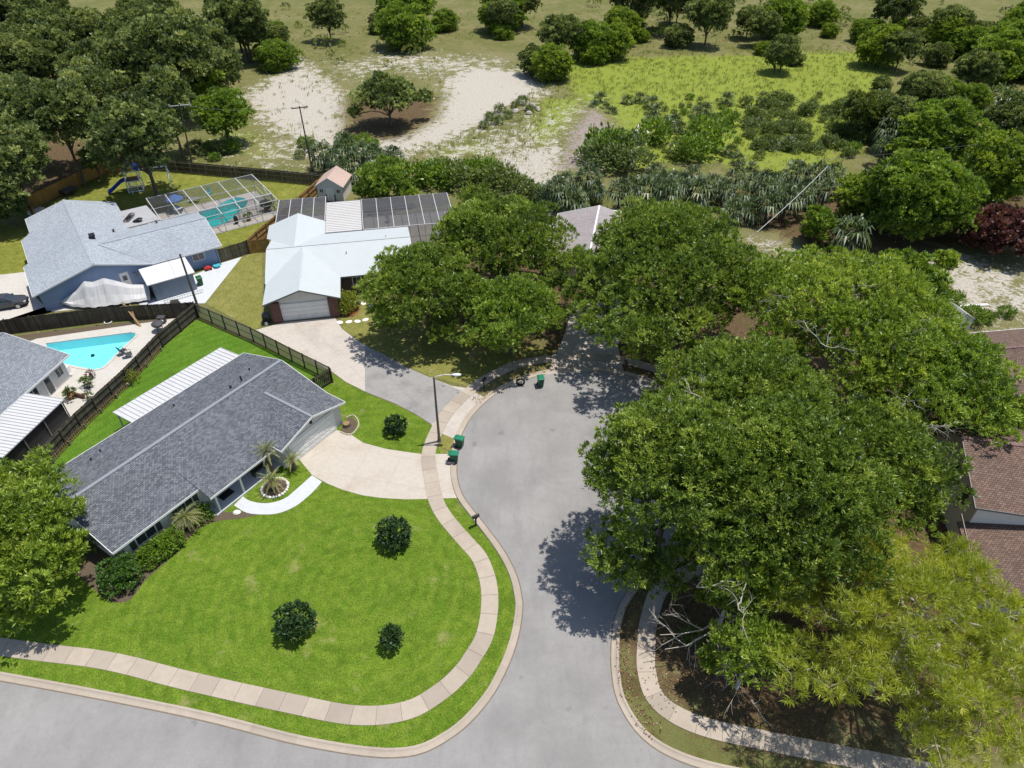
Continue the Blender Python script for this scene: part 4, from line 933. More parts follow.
# --- trees out beyond the bottom edge of the photo's picture area
# --- wood at the top left
woods = [((8,160),8,5.0,4.2,'leaning pale green tree at the left edge of the wood'), ((58,118),10,4.8,4.4,'tall dark tree behind the orange fence end'), ((138,138),9,5.6,4.6,'broad bright tree right behind the playset'),
         ((20,112),9,5.5,4.5,'dense tree in the top left corner of the wood'), ((95,104),9.5,5.5,4.5,'dark tree deep in the wood over the broad bright tree'), ((166,100),9,4.0,4.2,'dark narrow tree beside the far utility pole'),
         ((-25,190),6,5,4,'shady tree beyond the left edge by the side grass'), ((222,116),5,4.4,3.4,'yellow green bushy tree at the edge of the sand'), ((94,160),3.6,1.7,1.6,'small blue-green tree hanging over the orange fence'),
         ((6,205),3,2.6,2.2,'low dark tree in the shade left of the orange fence')]
for i, ((x, y), h, R, Hz, lb) in enumerate(woods):
    tree(lb, x, y, h, R, Hz, int(20+R*4), R*.27, 'oak_mid' if 'yellow' in lb else 'woods', 40+i, 'broadleaf_tree', None, dens=2.6, L=.40, Wd=.17, rag=.22, low=-.7)
protos = TREES[-10:]
wd = 'dark broadleaf tree in the wood above the left houses'
rr = random.Random(77)
for i in range(70):
    x = -190 + rr.random()*440; y = 20 + rr.random()**.8*66
    if x > 235: y = min(y, 34)
    q = G(x, y, 6); dup(protos[i % 8], (q.x, q.y, -.8), rr.random()*6.28, wd, 'trees of the wood above the left houses', .75+.5*rr.random())
# --- trees on the upper right
ur = [((938,138),6,5.8,4.8,'oak_mid','bright tree in the top right clump by the far drive'), ((915,200),6,6.2,4.6,'oak_mid','broad green tree above the purple plum and open sand'), ((1000,172),6,5.2,4.2,'oak_lime','fresh green tree at the right edge over the purple plum'),
      ((1015,128),6,4.8,4,'woods','dark tree in the top right corner beside the far drive'), ((858,200),3.6,3.0,2.6,'oak_lime','olive green small tree right of the palm thicket'), ((950,216),3.2,3.0,2.4,'oak','low dark tree between the broad tree and the purple plum'),
      ((945,262),2.4,1.2,.9,'oak_lime','thin young sapling on the sand near the purple plum'), ((818,226),2.8,2.2,2.2,'oak_mid','leafy green shrub tree left of the lone cabbage palm'), ((905,285),4,3.6,2.6,'oak_mid','green sapling clump on the sand above the airy oak'),
      ((1030,430),4,3.2,2.4,'oak_lime','yellowish small tree between the two brown roofs'), ((900,120),5,3.4,3,'woods','dark tree behind the drooping grey palms'), ((865,112),5,3.6,3,'scrub','olive scrub tree at the far end of the lime field')]
for i, ((x, y), h, R, Hz, mt, lb) in enumerate(ur):
    tree(lb, x, y, h*.85, R, Hz, int(18+R*5), max(.5, R*.27), mt, 70+i, 'broadleaf_tree', None, dens=2.8, L=.38, Wd=.17, rag=.2, low=-.85)
protos2 = TREES[-12:-6]
for i in range(150):
    x = 250 + rr.random()*900; y = 2 + rr.random()*92
    if x < 880 and y > 46 - .02*abs(x-560) - 16*math.sin(x*.021): continue
    if 430 < x < 530 and y > 18: continue
    q = G(x, y, 5); dup(protos2[(i*7) % 4] if i % 3 else protos[i % 6], (q.x, q.y, -1.2), rr.random()*6.28, 'green tree in the far scrub woodland above the field', 'trees of the far woodland above the field', (.4+.75*rr.random()**1.3))
tree('dark spreading tree standing on brown litter by the sand track', 388, 100, 4.5, 5.0, 3.2, 34, 1.3, 'woods', 90, 'broadleaf_tree', extra=[(355,112,3,1.0),(425,97,4,1.2)], dens=2.4, L=.46, Wd=.19)
tree('round fine-leaved tree between the white shed and the right screen room', 386, 184, 2.9, 3.3, 2.9, 34, 1.0, 'oak_mid', 91, 'broadleaf_tree', extra=[(362,192,2.2,.9),(408,192,2,.9)], dens=3.2, L=.34, Wd=.13, low=-.7)
tree('dark red purple-leaved plum on the right by the sand', 1006, 236, 2.6, 4.8, 2.6, 34, 1.2, 'plum', 92, 'plum_tree', dens=3.2, L=.42, Wd=.2, low=-.6, ry=3.2)
tree('small loose tree right of the screen room, in front of the overgrown hedge', 478, 205, 3.0, 2.4, 2.0, 20, .8, 'oak', 93, 'broadleaf_tree', dens=2.8)
tree('small bush-like tree between the hedge and the taupe roof', 512, 214, 2.8, 2.2, 1.8, 18, .75, 'oak_mid', 94, 'broadleaf_tree', dens=2.8)

# --- the yellow-green pine: long pale limbs carrying flat plates of needles
def pine(label, px, py, hc, seed):
    rng = np.random.default_rng(seed); q = G(px, py, hc); t = thing('pine_tree', label, 'tree', (q.x, q.y, 0)); m = MB(); lobes = []
    m.tube([(0,0,-.05),(.1,-.1,hc*.5),(.25,.1,hc),(.3,.2,hc+2.6)], [.3,.25,.16,.04], 9)
    for i in range(30):
        f = i*2.39996 + rng.normal()*.2; z0 = hc*(.45+.55*(i/30)) + 1.2*(i/30); ln = (7.4-4.2*(i/30)**1.6)*(.8+.35*rng.random())
        d = Vector((math.cos(f), math.sin(f), 0)); s0 = Vector((.2,0,z0)); pts = [s0]
        for k in range(1, 6):
            u = k/5; pts.append(s0 + d*ln*u + Vector((rng.normal()*.18, rng.normal()*.18, ln*(.30*u - .12*u*u) + rng.normal()*.1)))
        m.tube(pts, [.11,.09,.07,.05,.035,.015], 5)
        for k in range(2, 6):
            for s in (-1, 1):
                e = pts[k] + (Vector((-d.y, d.x, 0))*s + d*.7).normalized()*ln*.26*(1.1-.12*k)*(.7+.6*rng.random()) + Vector((0,0,.25))
                m.tube([pts[k], pts[k].lerp(e, .5)+Vector((0,0,.1)), e], [.04,.025,.01], 4)
                r = .5*(.6+.6*rng.random())
                for w in (.55, 1.0): c = pts[k].lerp(e, w); lobes.append(((c.x, c.y, c.z+.1), (r, r, r*.45)))
            lobes.append(((pts[k].x, pts[k].y, pts[k].z+.15), (.6,.6,.3)))
    for i in range(14):
        f = rng.random()*6.28; r0 = rng.random()*1.5; lobes.append(((.3+r0*math.cos(f), .2+r0*math.sin(f), hc+2.5-.5*r0), (.6,.6,.35)))
    m.build('trunk', W['bark_pale'], t, smooth=True)
    V, T = leaf_quads(lobes, rng, .38, .034, 6.5, 19, .35, 1.0, under=.2, inner=.6, jit=.05); V[:, :, 2] = np.maximum(V[:, :, 2], .2)
    quads('needles', V, T+.15, W['pine'], t); return t
pine('large yellow-green pine with pale limbs in the bottom right corner', 915, 618, 8.0, 31)
# dead grey boughs reaching over the bottom sidewalk
rng = np.random.default_rng(8)
q = G(740, 640, 0); dt = thing('dead_tree', 'bare grey dead boughs reaching left over the bottom sidewalk', 'dead tree', q); m = MB()
def twig(p, d, ln, r, dep):
    pts = [p]; dd = d.copy()
    for k in range(4):
        dd = (dd + Vector(rng.normal(size=3))*.22).normalized(); pts.append(pts[-1] + dd*ln/4)
    m.tube(pts, [r, r*.85, r*.7, r*.5, r*.3], 5)
    if dep > 0:
        for k in range(3):
            b = pts[1+k]; nd = (dd + Vector(rng.normal(size=3))*.65).normalized(); twig(b, nd, ln*.55, r*.5, dep-1)
m.tube([(0,0,-.05),(-.1,.1,1.4),(-.2,.3,2.7)], [.16,.13,.1], 7)
for tx, ty, th in ((655,590,4.2),(662,622,3.6),(705,560,4.6),(700,675,2.6),(730,560,5)):
    e = G(tx, ty, th) - q; s0 = Vector((-.2,.3,2.5)); twig(s0, (e-s0).normalized(), (e-s0).length, .07, 3)
m.build('trunk', W['deadwood'], dt)
for host, spots in ((9, [(686,405,11.5),(660,412,9.8),(712,392,12)]), (4, [(770,300,11),(850,290,12),(905,330,11),(825,330,12.5)]), (5, [(905,395,9.5),(925,415,9)]), (10, [(700,575,7.5),(745,590,8)])):
    hl = TREES[host].location
    for x, y, h in spots:
        e = G(x, y, h) - hl; m = MB()
        for k in range(2): twig(e - Vector((0,0,1.2)), Vector((rng.normal()*.7, rng.normal()*.7, .6)).normalized(), 2.4, .045, 2)
        m.build('dead_branch', W['deadwood'], TREES[host])

# --- palms
def frond_fan(rng, n, pet, bl, w, droop, lo=-35, hi=80, nb=11):
    V, T = [], []
    for i in range(n):
        az = i*2.39996 + rng.normal()*.2; el = math.radians(hi - (hi-lo)*((i+.5)/n)**.8 + rng.normal()*6); tn = .22 + .4*(1 - (el/1.4)) * .5 + rng.normal()*.14
        d = np.array([math.cos(az)*math.cos(el), math.sin(az)*math.cos(el), math.sin(el)]); s = np.array([-math.sin(az), math.cos(az), 0]); u = np.cross(s, d)*-1; u = np.cross(d, s)
        b = d*pet*(.8+.3*rng.random()); pw = s*.025
        V.append([pw*0, b*.5+pw, b, b*.5-pw]); T.append(tn)
        for k in range(nb):
            f = (k/(nb-1)-.5)*2.7; ln = bl*(1-.3*abs(f)/1.35)*(.85+.25*rng.random()); e = d*math.cos(f) + s*math.sin(f) + u*.12
            p1 = b + e*ln*.55; p2 = b + e*ln + np.array([0, 0, -droop*ln*(.6+.5*rng.random())]); sd = np.cross(e, u); sd = sd/np.linalg.norm(sd)*w*.5
            V.append([b, p1+sd, p2, p1-sd]); T.append(tn+rng.normal()*.16)
    return np.array(V), np.array(T)
def make_palm(seed, trunk, n=30, pet=.9, bl=1.1, w=.17, droop=.8, mat='palm', name='cabbage_palm', label='', nb=7):
    rng = np.random.default_rng(seed); t = thing(name, label, 'palm')
    V, T = frond_fan(rng, n, pet, bl, w, droop, nb=nb); V[:, :, 2] += trunk; quads('fronds', V, T, W[mat], t)
    m = MB(); m.tube([(0,0,-.05),(.05,0,trunk*.5),(0,0,trunk+.1)], [.2,.16,.17], 8); m.build('trunk', W['bark'], t); return t
palm_a = make_palm(1, 2.6); palm_b = make_palm(2, 1.6, 36, 1.0, 1.2); palm_c = make_palm(3, .5, 24, .6, .9, .13, .3, name='saw_palmetto')
first = {id(palm_a): True, id(palm_b): True, id(palm_c): True}
def put_palm(p, q, label, group=None, s=1.0):
    if first.get(id(p)):
        first[id(p)] = False; p.location = (q.x, q.y, 0); p['label'] = label; p.scale = (s, s, s)
        if group: p['group'] = group
        return p
    return dup(p, (q.x, q.y, 0), rr.random()*6.28, label, group, s)
put_palm(palm_b, G(851, 234, 2.2), 'lone broad cabbage palm on the sand right of the palm thicket', None, 1.5)
palm_b['group'] = 'cabbage palms'; del palm_b['group']
clumps = [([(322,152),(333,158),(346,152),(352,163),(364,156),(374,163),(383,154),(394,160),(340,166)], 'dark cabbage palm in the clump behind the white shed', 'cabbage palms behind the white shed', 1.15),
          ([(545,188),(556,194),(566,184),(578,192),(588,183),(597,190),(572,198),(620,196),(632,190)], 'cabbage palm in the clump above the taupe roof', 'cabbage palms above the taupe roof', 1.15),
          ([(645,188),(655,178),(664,186),(674,176),(682,186),(692,178),(700,188),(668,196)], 'cabbage palm in the row above the huge round oak', 'cabbage palms above the huge round oak', 1.2),
          ([(714,182),(724,190),(736,180),(744,192),(755,182),(764,192),(775,180),(784,190),(795,180),(806,188),(816,182),(826,192),(752,204),(768,206),(785,204),(735,204),(800,200),(832,180)], 'grey-green cabbage palm in the thicket at the foot of the lime field', 'cabbage palms of the thicket below the lime field', 1.2),
          ([(878,126),(888,136),(897,146),(906,152),(892,118),(903,132),(914,142),(884,150)], 'drooping grey palm in the group beside the top right clump', 'drooping grey palms on the upper right', 1.25)]
for pts, lb, gr, s in clumps:
    for i, (x, y) in enumerate(pts):
        put_palm(palm_a if (i % 3) else palm_b, G(x, y, 2.6), lb, gr, s*(.85+.35*rr.random()))
field_pal = [(600,100),(606,107),(594,106),(627,100),(652,104),(656,110),(674,122),(680,128),(668,127),(700,105),(706,110),(697,113),(727,100),(764,103),(774,145),(796,141),(788,144),(731,151),(739,159),(752,165),(674,146),(760,120),(650,122),(640,98),(612,112)]
for x, y in field_pal:
    put_palm(palm_c, G(x, y, .8), 'dark saw palmetto tuft scattered in the lime green field', 'saw palmettos in the lime green field', .9+.7*rr.random())
# --- bushes
def bush(seed, R, H, mat, n=12, lr=None, dens=9, L=.26, Wd=.11, name='shrub', label='', flat_=1.0, nl=8):
    rng = np.random.default_rng(seed); lobes = dome(R, H, n, lr or R*.45, rng, low=-.5, rag=.12)
    V, T = leaf_quads(lobes, rng, L, Wd, dens, nl, .4, .8); V[:, :, 2] += H*.75; V[:, :, 2] = np.maximum(V[:, :, 2], .04)
    o = quads(name, V, T, W[mat]); return tag(o, label, 'shrub')
bushes = [bush(s, 1.0, .8, mt, 9) for s, mt in ((1,'scrub'),(2,'scrub'),(3,'woods'),(4,'oak_mid'))]
used = set()
def put_bush(i, q, label, group, s, name=None):
    o = bushes[i]
    if i not in used: used.add(i); o.location = (q.x, q.y, 0); o['label'] = label; o['group'] = group; o.scale = (s, s, s*.9); return o
    return dup(o, (q.x, q.y, 0), rr.random()*6.28, label, group, (s*(.85+.3*rr.random()), s*(.85+.3*rr.random()), s*.9))
for i in range(150):
    x = 745 + rr.random()*150; y = 97 + rr.random()*62
    if rr.random() < .15: continue
    put_bush((0, 1, 0, 2)[i % 4], G(x, y), 'low olive scrub bush in the dense patch right of the lime field', 'scrub bushes right of the lime field', 0.7+1.0*rr.random()**2)
for i in range(45):
    x = 610 + rr.random()*170; y = 97 + rr.random()*66
    put_bush((0, 1, 3)[i % 3], G(x, y), 'small scrub bush dotted over the lime green field', 'small bushes in the lime green field', .35+.5*rr.random()**2)
rng = np.random.default_rng(55); fl = []
for i in range(220):
    x = 240 + rng.random()*860; y = -10 + rng.random()*76
    if 430 < x < 560 or (560 < x < 880 and y > 44): continue
    q = G(x, y); r = .8+1.6*rng.random()**2; fl.append(((q.x, q.y, r*.4), (r, r, r*.75), 1+rng.normal()*.12))
V, T = leaf_quads(fl, rng, .45, .2, 2.6, 7, .4, .8); V[:, :, 2] = np.maximum(V[:, :, 2], .03)
tag(quads('far_scrub', V, T, W['scrub']), 'low scrub scattered through the far woodland above the field', 'scrub', None, 'stuff')
for x, y in [(345,142),(352,148),(365,144),(372,150),(340,150),(312,150),(306,146),(300,158),(205,155),(212,150),(222,154),(232,152),(215,160),(196,150)]:
    put_bush((3, 2)[rr.random() < .5], G(x, y), 'green bush along the dark back fence near the poles', 'bushes along the dark back fence', .8+.7*rr.random())
for x, y in [(490,120),(500,112),(508,118),(484,128),(515,108),(497,124),(522,104),(530,112)]:
    put_bush((0, 2)[rr.random() < .5], G(x, y), 'low grey-green bush on the rubble beside the sand track', 'bushes beside the sand track', .7+.5*rr.random())
for x, y, s, lb in [(654,143,2.6,'bright rounded bush alone in the lime field'), (727,126,1.8,'upright green bush casting a shadow in the lime field'), (707,150,3.4,'large fresh green bush at the foot of the lime field'), (690,160,2.6,'broad bush above the palm row left of the fresh green one')]:
    q = G(x, y); o = dup(bushes[3], (q.x, q.y, 0), rr.random()*6.28, lb, None, (s, s, s*.95)); o.get('group') and o.pop('group', None)
    if 'group' in o: del o['group']
for x, y, s in [(607,152,3.4),(622,150,3.0),(596,160,2.6),(634,166,2.6),(612,164,2.6)]:
    put_bush(3 if s > 3 else 2, G(x, y+6), 'dense green bush at the end of the bare earth bank', 'bushes at the end of the earth bank', s)
for x, y, s in [(418,182,2.6),(428,178,2.6),(440,184,2.7),(450,176,2.6),(462,186,2.8),(472,178,2.6),(484,176,2.7),(492,186,2.7),(504,182,2.6),(516,190,2.5),(528,196,2.4),(540,200,2.2),(553,204,2.0),(440,174,2.2),(575,202,2.2),(590,200,2.2)]:
    put_bush(3 if (x//2) % 3 else 0, G(x, y+2), 'green bush in the overgrown hedge behind the right screen room', 'bushes of the overgrown hedge', s*.8)
for i in range(45):
    x = 850 + rr.random()*230; y = 98 + rr.random()*140
    put_bush((0, 3, 2)[i % 3], G(x, y), 'bush of the tangled undergrowth between the upper right trees', 'undergrowth between the upper right trees', 1.0+1.6*rr.random()**2)
for x, y, s in [(700,375,1.0),(735,370,1.0),(830,600,1.2),(690,640,.7),(960,430,1.6),(985,432,1.6),(1010,438,1.5),(940,440,1.4),(845,640,1.2),(800,660,1.0)]:
    put_bush(0, G(x, y), 'low undergrowth bush on leaf litter under the right-hand oaks', 'undergrowth bushes under the right-hand oaks', s)
for x, y, s in [(950,306,1.2),(935,312,1.4),(985,322,.9),(1005,316,.8),(895,262,.8),(930,300,1.4),(968,322,1.3)]:
    put_bush(3, G(x, y), 'green bush on the sandy ground above the upper brown house', 'bushes on the sandy ground above the brown house', s)

# --- front garden of the grey-blue roofed house
def lollipop(label, px, py, R, hc, seed, group=None):
    rng = np.random.default_rng(seed); q = G(px, py, hc); t = thing('laurel_tree', label, 'small tree', (q.x, q.y, 0), 0, group)
    lobes = dome(R, R*.9, 22, R*.4, rng, low=-.8, rag=.05); V, T = leaf_quads(lobes, rng, .22, .12, 15, 7, .3, .8, under=.7, jit=.05); V[:, :, 2] += hc; V[:, :, 2] = np.maximum(V[:, :, 2], .2)
    quads('crown', V, T, W['laurel'], t); m = MB()
    m.tube([(0,0,-.03),(.02,.01,hc)], [.07,.05], 7)
    for k in range(5): e = Vector(lobes[k*3][0]); m.tube([(0.02,0,hc*.5), e+Vector((0,0,hc))], [.035,.01], 5)
    m.build('trunk', W['bark'], t)
lollipop('dark glossy small tree on the lawn nearest the driveway', 394, 533, 1.15, 1.2, 1)
lollipop('dark glossy small tree in the middle of the lower lawn', 295, 620, 1.12, 1.15, 2)
lollipop('smallest dark tree on the lawn, near the lower sidewalk', 392, 637, .66, 1.1, 3)
lollipop('dark small tree on the grass island between the two driveways', 396, 425, .85, .9, 4)
rng = np.random.default_rng(3)
q = G(121, 574, .9); lobes = dome(1.36, 1.35, 24, .5, rng, low=-.8, rag=.03); V, T = leaf_quads(lobes, rng, .16, .09, 22, 6, .3, .8, under=.7, jit=.04); V[:, :, 2] += .95; V[:, :, 2] = np.maximum(V[:, :, 2], .03)
o = quads('round_shrub', V, T, W['shrub']); o.location = (q.x, q.y, 0); tag(o, 'clipped round green shrub at the front corner of the grey-blue roofed house', 'shrub')
a0, a1 = FM.loc(147, 561, .5), FM.loc(173, 536, .5); lobes = []
for k in range(16):
    u = k/15; lobes.append(((a0.x+(a1.x-a0.x)*u, 1.3+.12*math.sin(k*2.1), .86), (.52,.66,.6)))
    lobes.append(((a0.x+(a1.x-a0.x)*u, 1.35, .4), (.5,.74,.45)))
rng = np.random.default_rng(4); V, T = leaf_quads(lobes, rng, .15, .085, 24, 6, .3, .8, under=.7, jit=.04); V[:, :, 2] = np.maximum(V[:, :, 2], .03)
o = quads('box_hedge', V, T+.08, W['hedge']); o.location = FM.o; o.rotation_euler.z = FM.ang; tag(o, 'clipped bright green hedge under the front windows', 'hedge')
for i, (x, y, r, lb) in enumerate([(206,512,.75,'rounded green shrub beside the porch behind the drooping cycad'), (197,520,.6,'small green shrub at the foot of the drooping cycad')]):
    o = bush(60+i, r, r*.85, 'hedge', 12, None, 9, .16, .09, 'shrub', lb); q = G(x, y, r*.6); o.location = (q.x, q.y, 0)
o = bush(64, 1.2, 1.1, 'yellowbush', 16, None, 22, .2, .1, 'shrub', 'yellow-green rounded bush beside the brick pier of the white roofed house'); q = G(346, 304, .8); o.location = (q.x, q.y, 0)
o = bush(65, .75, .7, 'yellowbush', 10, None, 8, .18, .09, 'shrub', 'small yellowing bush at the foot of the pool-side board fence'); q = G(131, 379, .4); o.location = (q.x, q.y, 0)
for i, (x, y) in enumerate([(10,470),(48,510),(20,500),(58,528)]):
    pass
o = bush(66, 1.2, .9, 'oak', 14, None, 6, .22, .1, 'shrub', 'dark shrub in the shaded bed at the gable end of the grey-blue roofed house'); q = G(84, 545, .4); o.location = (q.x, q.y, 0)
def cycad(label, px, py, trunk, n, ln, seed, hc=None, droop=.9, mat='cycad'):
    rng = np.random.default_rng(seed); q = G(px, py, hc if hc is not None else trunk+.3); t = thing('sago_palm', label, 'palm', (q.x, q.y, 0)); V, T = [], []
    for i in range(n):
        az = i*2.39996+rng.normal()*.15; el = math.radians(78-82*((i+.5)/n)+rng.normal()*5); tn = .25+.6*((i+.5)/n)+rng.normal()*.1; l = ln*(.8+.35*rng.random()); h = np.array([math.cos(az), math.sin(az), 0]); s = np.array([-math.sin(az), math.cos(az), 0]); p = np.array([0, 0, trunk]); e = el; pts = [p]
        for k in range(6):
            p = p + (h*math.cos(e)+np.array([0, 0, math.sin(e)]))*l/6; e -= droop*.22; pts.append(p)
        for k in range(6):
            ww = .17*(1-abs(k-2)/5.5)
            for sg in (-1, 1):
                for j in range(2):
                    b = pts[k] + (pts[k+1]-pts[k])*j*.5; tip = b + s*sg*ww + (pts[k+1]-pts[k])*.7 + np.array([0, 0, .04]); wd = (pts[k+1]-pts[k])*.30
                    V.append([b, b+wd, tip, (b+tip)/2]); T.append(tn+rng.normal()*.08)
            V.append([pts[k]-s*.012, pts[k]+s*.012, pts[k+1]+s*.012, pts[k+1]-s*.012]); T.append(tn)
    V = np.array(V); quads('fronds', V, np.array(T), W[mat], t); m = MB(); m.tube([(0,0,-.03),(0.03,0,trunk*.5),(0,0,trunk+.12)], [.2,.17,.16], 9); m.build('trunk', W['bark'], t)
cycad('tall sago palm with pale spread fronds against the grey-blue roof edge', 265, 450, 2.2, 34, 1.25, 1)
cycad('sago palm in the stone-edged ring bed by the white path', 271, 478, 1.1, 34, 1.3, 2)
cycad('pale small sago palm beside the garage door of the grey-blue roofed house', 291, 458, 1.1, 28, 1.0, 3)
cycad('drooping straw-coloured cycad in front of the windows left of the porch', 184, 515, 1.3, 44, 1.55, 4, droop=1.35)
q = G(275, 488); m = MB()
for k in range(26):
    w = 2*math.pi*k/26; r = .11+.02*(k % 3); m.lathe([(r*.8,0),(r,.06),(r*.7,.13),(.02,.15)], (1.05*math.cos(w), 1.05*math.sin(w), .01), 7)
o = m.build('stone_ring', W['stone']); o.location = q; tag(o, 'ring of white edging stones round the sago palm bed', 'garden edging')
m = MB(); m.lathe([(1.0,.0),(.95,.05),(.1,.09)], (0,0,.005), 20); o = m.build('planting_bed', W['soil']); o.location = q; o['kind'] = 'structure'
# --- grass of the field and the rough ground: nobody could count it
rng = np.random.default_rng(99); N = 20000
gx = rng.uniform(-130, 130, N); gy = rng.uniform(84, 225, N)
lm = inpoly(gx, gy, pg([(520,98),(560,55),(905,45),(880,100),(852,160),(800,180),(690,168),(640,172),(604,158),(540,160),(410,165),(400,150)])) | (rng.random(N) < .22)
lm &= ~inpoly(gx, gy, pg([(322,142),(440,110),(445,40),(560,40),(520,110),(440,142),(330,158)])); lm &= ~inpoly(gx, gy, pg([(-60,280),(30,200),(150,160),(330,178),(330,160),(560,200),(560,300)]))
gx, gy = gx[lm], gy[lm]; n = len(gx); k = 6
P = np.stack([np.repeat(gx, k), np.repeat(gy, k), np.zeros(n*k)], 1) + rng.normal(size=(n*k, 3))*np.array([.25, .25, 0]); az = rng.random(n*k)*6.28; ln = .3+.35*rng.random(n*k)
D = np.stack([np.cos(az)*.5, np.sin(az)*.5, np.ones(n*k)], 1)*ln[:, None]; S = np.stack([-np.sin(az), np.cos(az), np.zeros(n*k)], 1)*.06
o = quads('field_grass', np.stack([P, P+D*.5+S, P+D, P+D*.5-S], 1), np.repeat(rng.random(n), k)*.7+rng.random(n*k)*.3, W['fieldgrass']); tag(o, 'rough yellow-green grass over the open field', 'grass', None, 'stuff')
# fallen oak leaves drifted on the verge and under the oaks
rng = np.random.default_rng(123); ri = [q for q in road_edge if (q.x > 3 and q.y > 18) or (q.y > 46 and q.x > -3)]; N = 4200; idx = rng.integers(0, len(ri)-1, N); ofs = .25 + np.abs(rng.normal(size=N))*1.9
A = np.array([ri[i] for i in idx]); B = np.array([ri[i+1] for i in idx]); Tn = nrm(B-A); Pq = A + (B-A)*rng.random((N, 1)) + np.stack([-Tn[:, 1], Tn[:, 0]], 1)*ofs[:, None]
keepL = (np.linalg.norm(B-A, axis=1) < 1.0) & (((ofs < 1.25) | (ofs > 2.6)) | (rng.random(N) < .12)); Pq = Pq[keepL]; n = len(Pq); P = np.concatenate([Pq, np.full((n, 1), .055)], 1); P[:, 2] += .07*(ofs[keepL] < .5); az = rng.random(n)*6.28
D = np.stack([np.cos(az), np.sin(az), rng.random(n)*.35], 1)*(.07+.09*rng.random((n, 1))); S = np.stack([-np.sin(az), np.cos(az), rng.normal(size=n)*.25], 1)*.045
o = quads('leaf_litter', np.stack([P, P+D*.5+S, P+D, P+D*.5-S], 1), rng.random(n), W['litter']); tag(o, 'brown fallen leaves drifted on the verge under the oaks', 'fallen leaves', None, 'stuff')
# ================================================================ FENCES
def fence(label, pts, h, mat, gap=.025, bw=.14, step=2.4, name='wood_fence', post='darkwood', side=1, rails=True, seed=1, post_h=.05, th=.022, shadowbox=False):
    P = [Vector((q[0], q[1])) for q in pts]; o = P[0]; t = thing(name, label, 'fence', (o.x, o.y, 0)); rg = random.Random(seed)
    P = [q - o for q in P]; b = MB(); r = MB(); posts = []
    for p, q in zip(P, P[1:]):
        d = (q-p); ln = d.length; d = d/ln; nn = Vector((-d.y, d.x))*side; n = max(1, round(ln/(bw+gap)))
        for i in range(n):
            c = p + d*(ln*(i+.5)/n); hh = h + rg.uniform(-.03, .03); w = bw*.5
            off = nn*(.035 if not shadowbox or i % 2 else -.035); a0, a1 = c - d*w + off, c + d*w + off; tt = rg.random()
            ln2 = rg.uniform(-.01, .01); e = nn*th
            b.add([(*a0,.04),(*a1,.04),(*(a1+e),.04),(*(a0+e),.04),(*(a0+d*ln2),hh),(*(a1+d*ln2),hh),(*(a1+e),hh),(*(a0+e),hh)], [(0,3,2,1),(4,5,6,7),(0,1,5,4),(1,2,6,5),(2,3,7,6),(3,0,4,7)], tt)
        if rails:
            for z in (.3, h*.55, h-.2): r.bar((*(p-nn*.01), z), (*(q-nn*.01), z), .04, .09, rg.random())
        m = max(1, round(ln/step)); posts += [p + d*(ln*i/m) - nn*.05 for i in range(m)]
    posts.append(P[-1]); b.build('boards', W[mat], t)
    if rails: r.build('rails', W[post], t)
    src = None
    for q in posts:
        if src is None:
            m = MB(); m.box(-.05,.05,-.05,.05,0,h+post_h); src = m.build('post', W[post], t); src.location = (*q, 0)
        else:
            c = src.copy(); COL.objects.link(c); c.parent = t; c.location = (*q, 0)
    return t
def pxs(pts, h=0): return [G(x, y, h).to_2d() for x, y in pts]
CA = Vector((-34.4, 63.5))
fence('long weathered board fence between the kite-shaped pool and the bright back lawn', [CA,(-36.1,57.9),(-37.0,51.8),(-38.5,45.5),(-39.1,41.2),(-39.5,36.5)], 1.8, 'greywood', .004, .14, seed=2, side=-1, post='darkwood')
fence('low pale pickets at the foot of the long weathered fence beside the bright lawn', [(-36.0,57.2),(-36.75,51.8),(-38.2,45.5),(-38.8,41.2),(-39.2,36.8)], .62, 'lumber', .11, .12, 2.4, 'picket_fence', seed=22, side=-1, rails=False, post='palewood', post_h=-.1)
FBp = [CA + Vector((.1,-.1)), Vector((-27.0,58.9)), Vector((-22.1,55.4)), Vector((-17.5,52.2))]
t = thing('mesh_fence', 'grey mesh fence with black posts running from the pole down to the driveway corner', 'fence', (FBp[0].x, FBp[0].y, 0)); fr = MB(); sk = MB(); src = None
for p, q in zip(FBp, FBp[1:]):
    p, q = p - FBp[0], q - FBp[0]; n = max(1, round((q-p).length/2.2))
    for z, wd_ in ((1.75, .09), (.9, .05), (.1, .06)): fr.bar((*p, z), (*q, z), wd_)
    sk.add([(*p, .08), (*q, .08), (*q, 1.75), (*p, 1.75)], [(0,1,2,3)])
    for i in range(n+1):
        c = p.lerp(q, i/n)
        if src is None: mm = MB(); mm.box(-.055,.055,-.055,.055,0,1.85); src = mm.build('post', W['black'], t); src.location = (*c, 0)
        elif i > 0: d_ = src.copy(); COL.objects.link(d_); d_.parent = t; d_.location = (*c, 0)
fr.build('rails', W['darkwood'], t); sk.build('mesh_panel', W['fence_mesh'], t)
fence('short board fence return joining the garage corner to the slatted fence', [(-17.4,52.1),(-18.6,50.6),(-19.7,49.2)], 1.75, 'greywood', .05, .14, 1.9, seed=4, side=-1)
fence('dark board fence between the covered boat and the kite-shaped pool', [(-56.5,59.4),(-53.2,60.3),(-44,62.6),(-34.6,63.75)], 1.85, 'darkwood', .012, .15, seed=5, side=-1, post='greywood')
fence('orange cedar fence at the far left by the dark wood', [(-65.0,87.6),(-67.7,90.7),(-63.3,103.8),(-59,105)], 1.85, 'orangewood', .012, .15, seed=6, side=-1, post='orangewood')
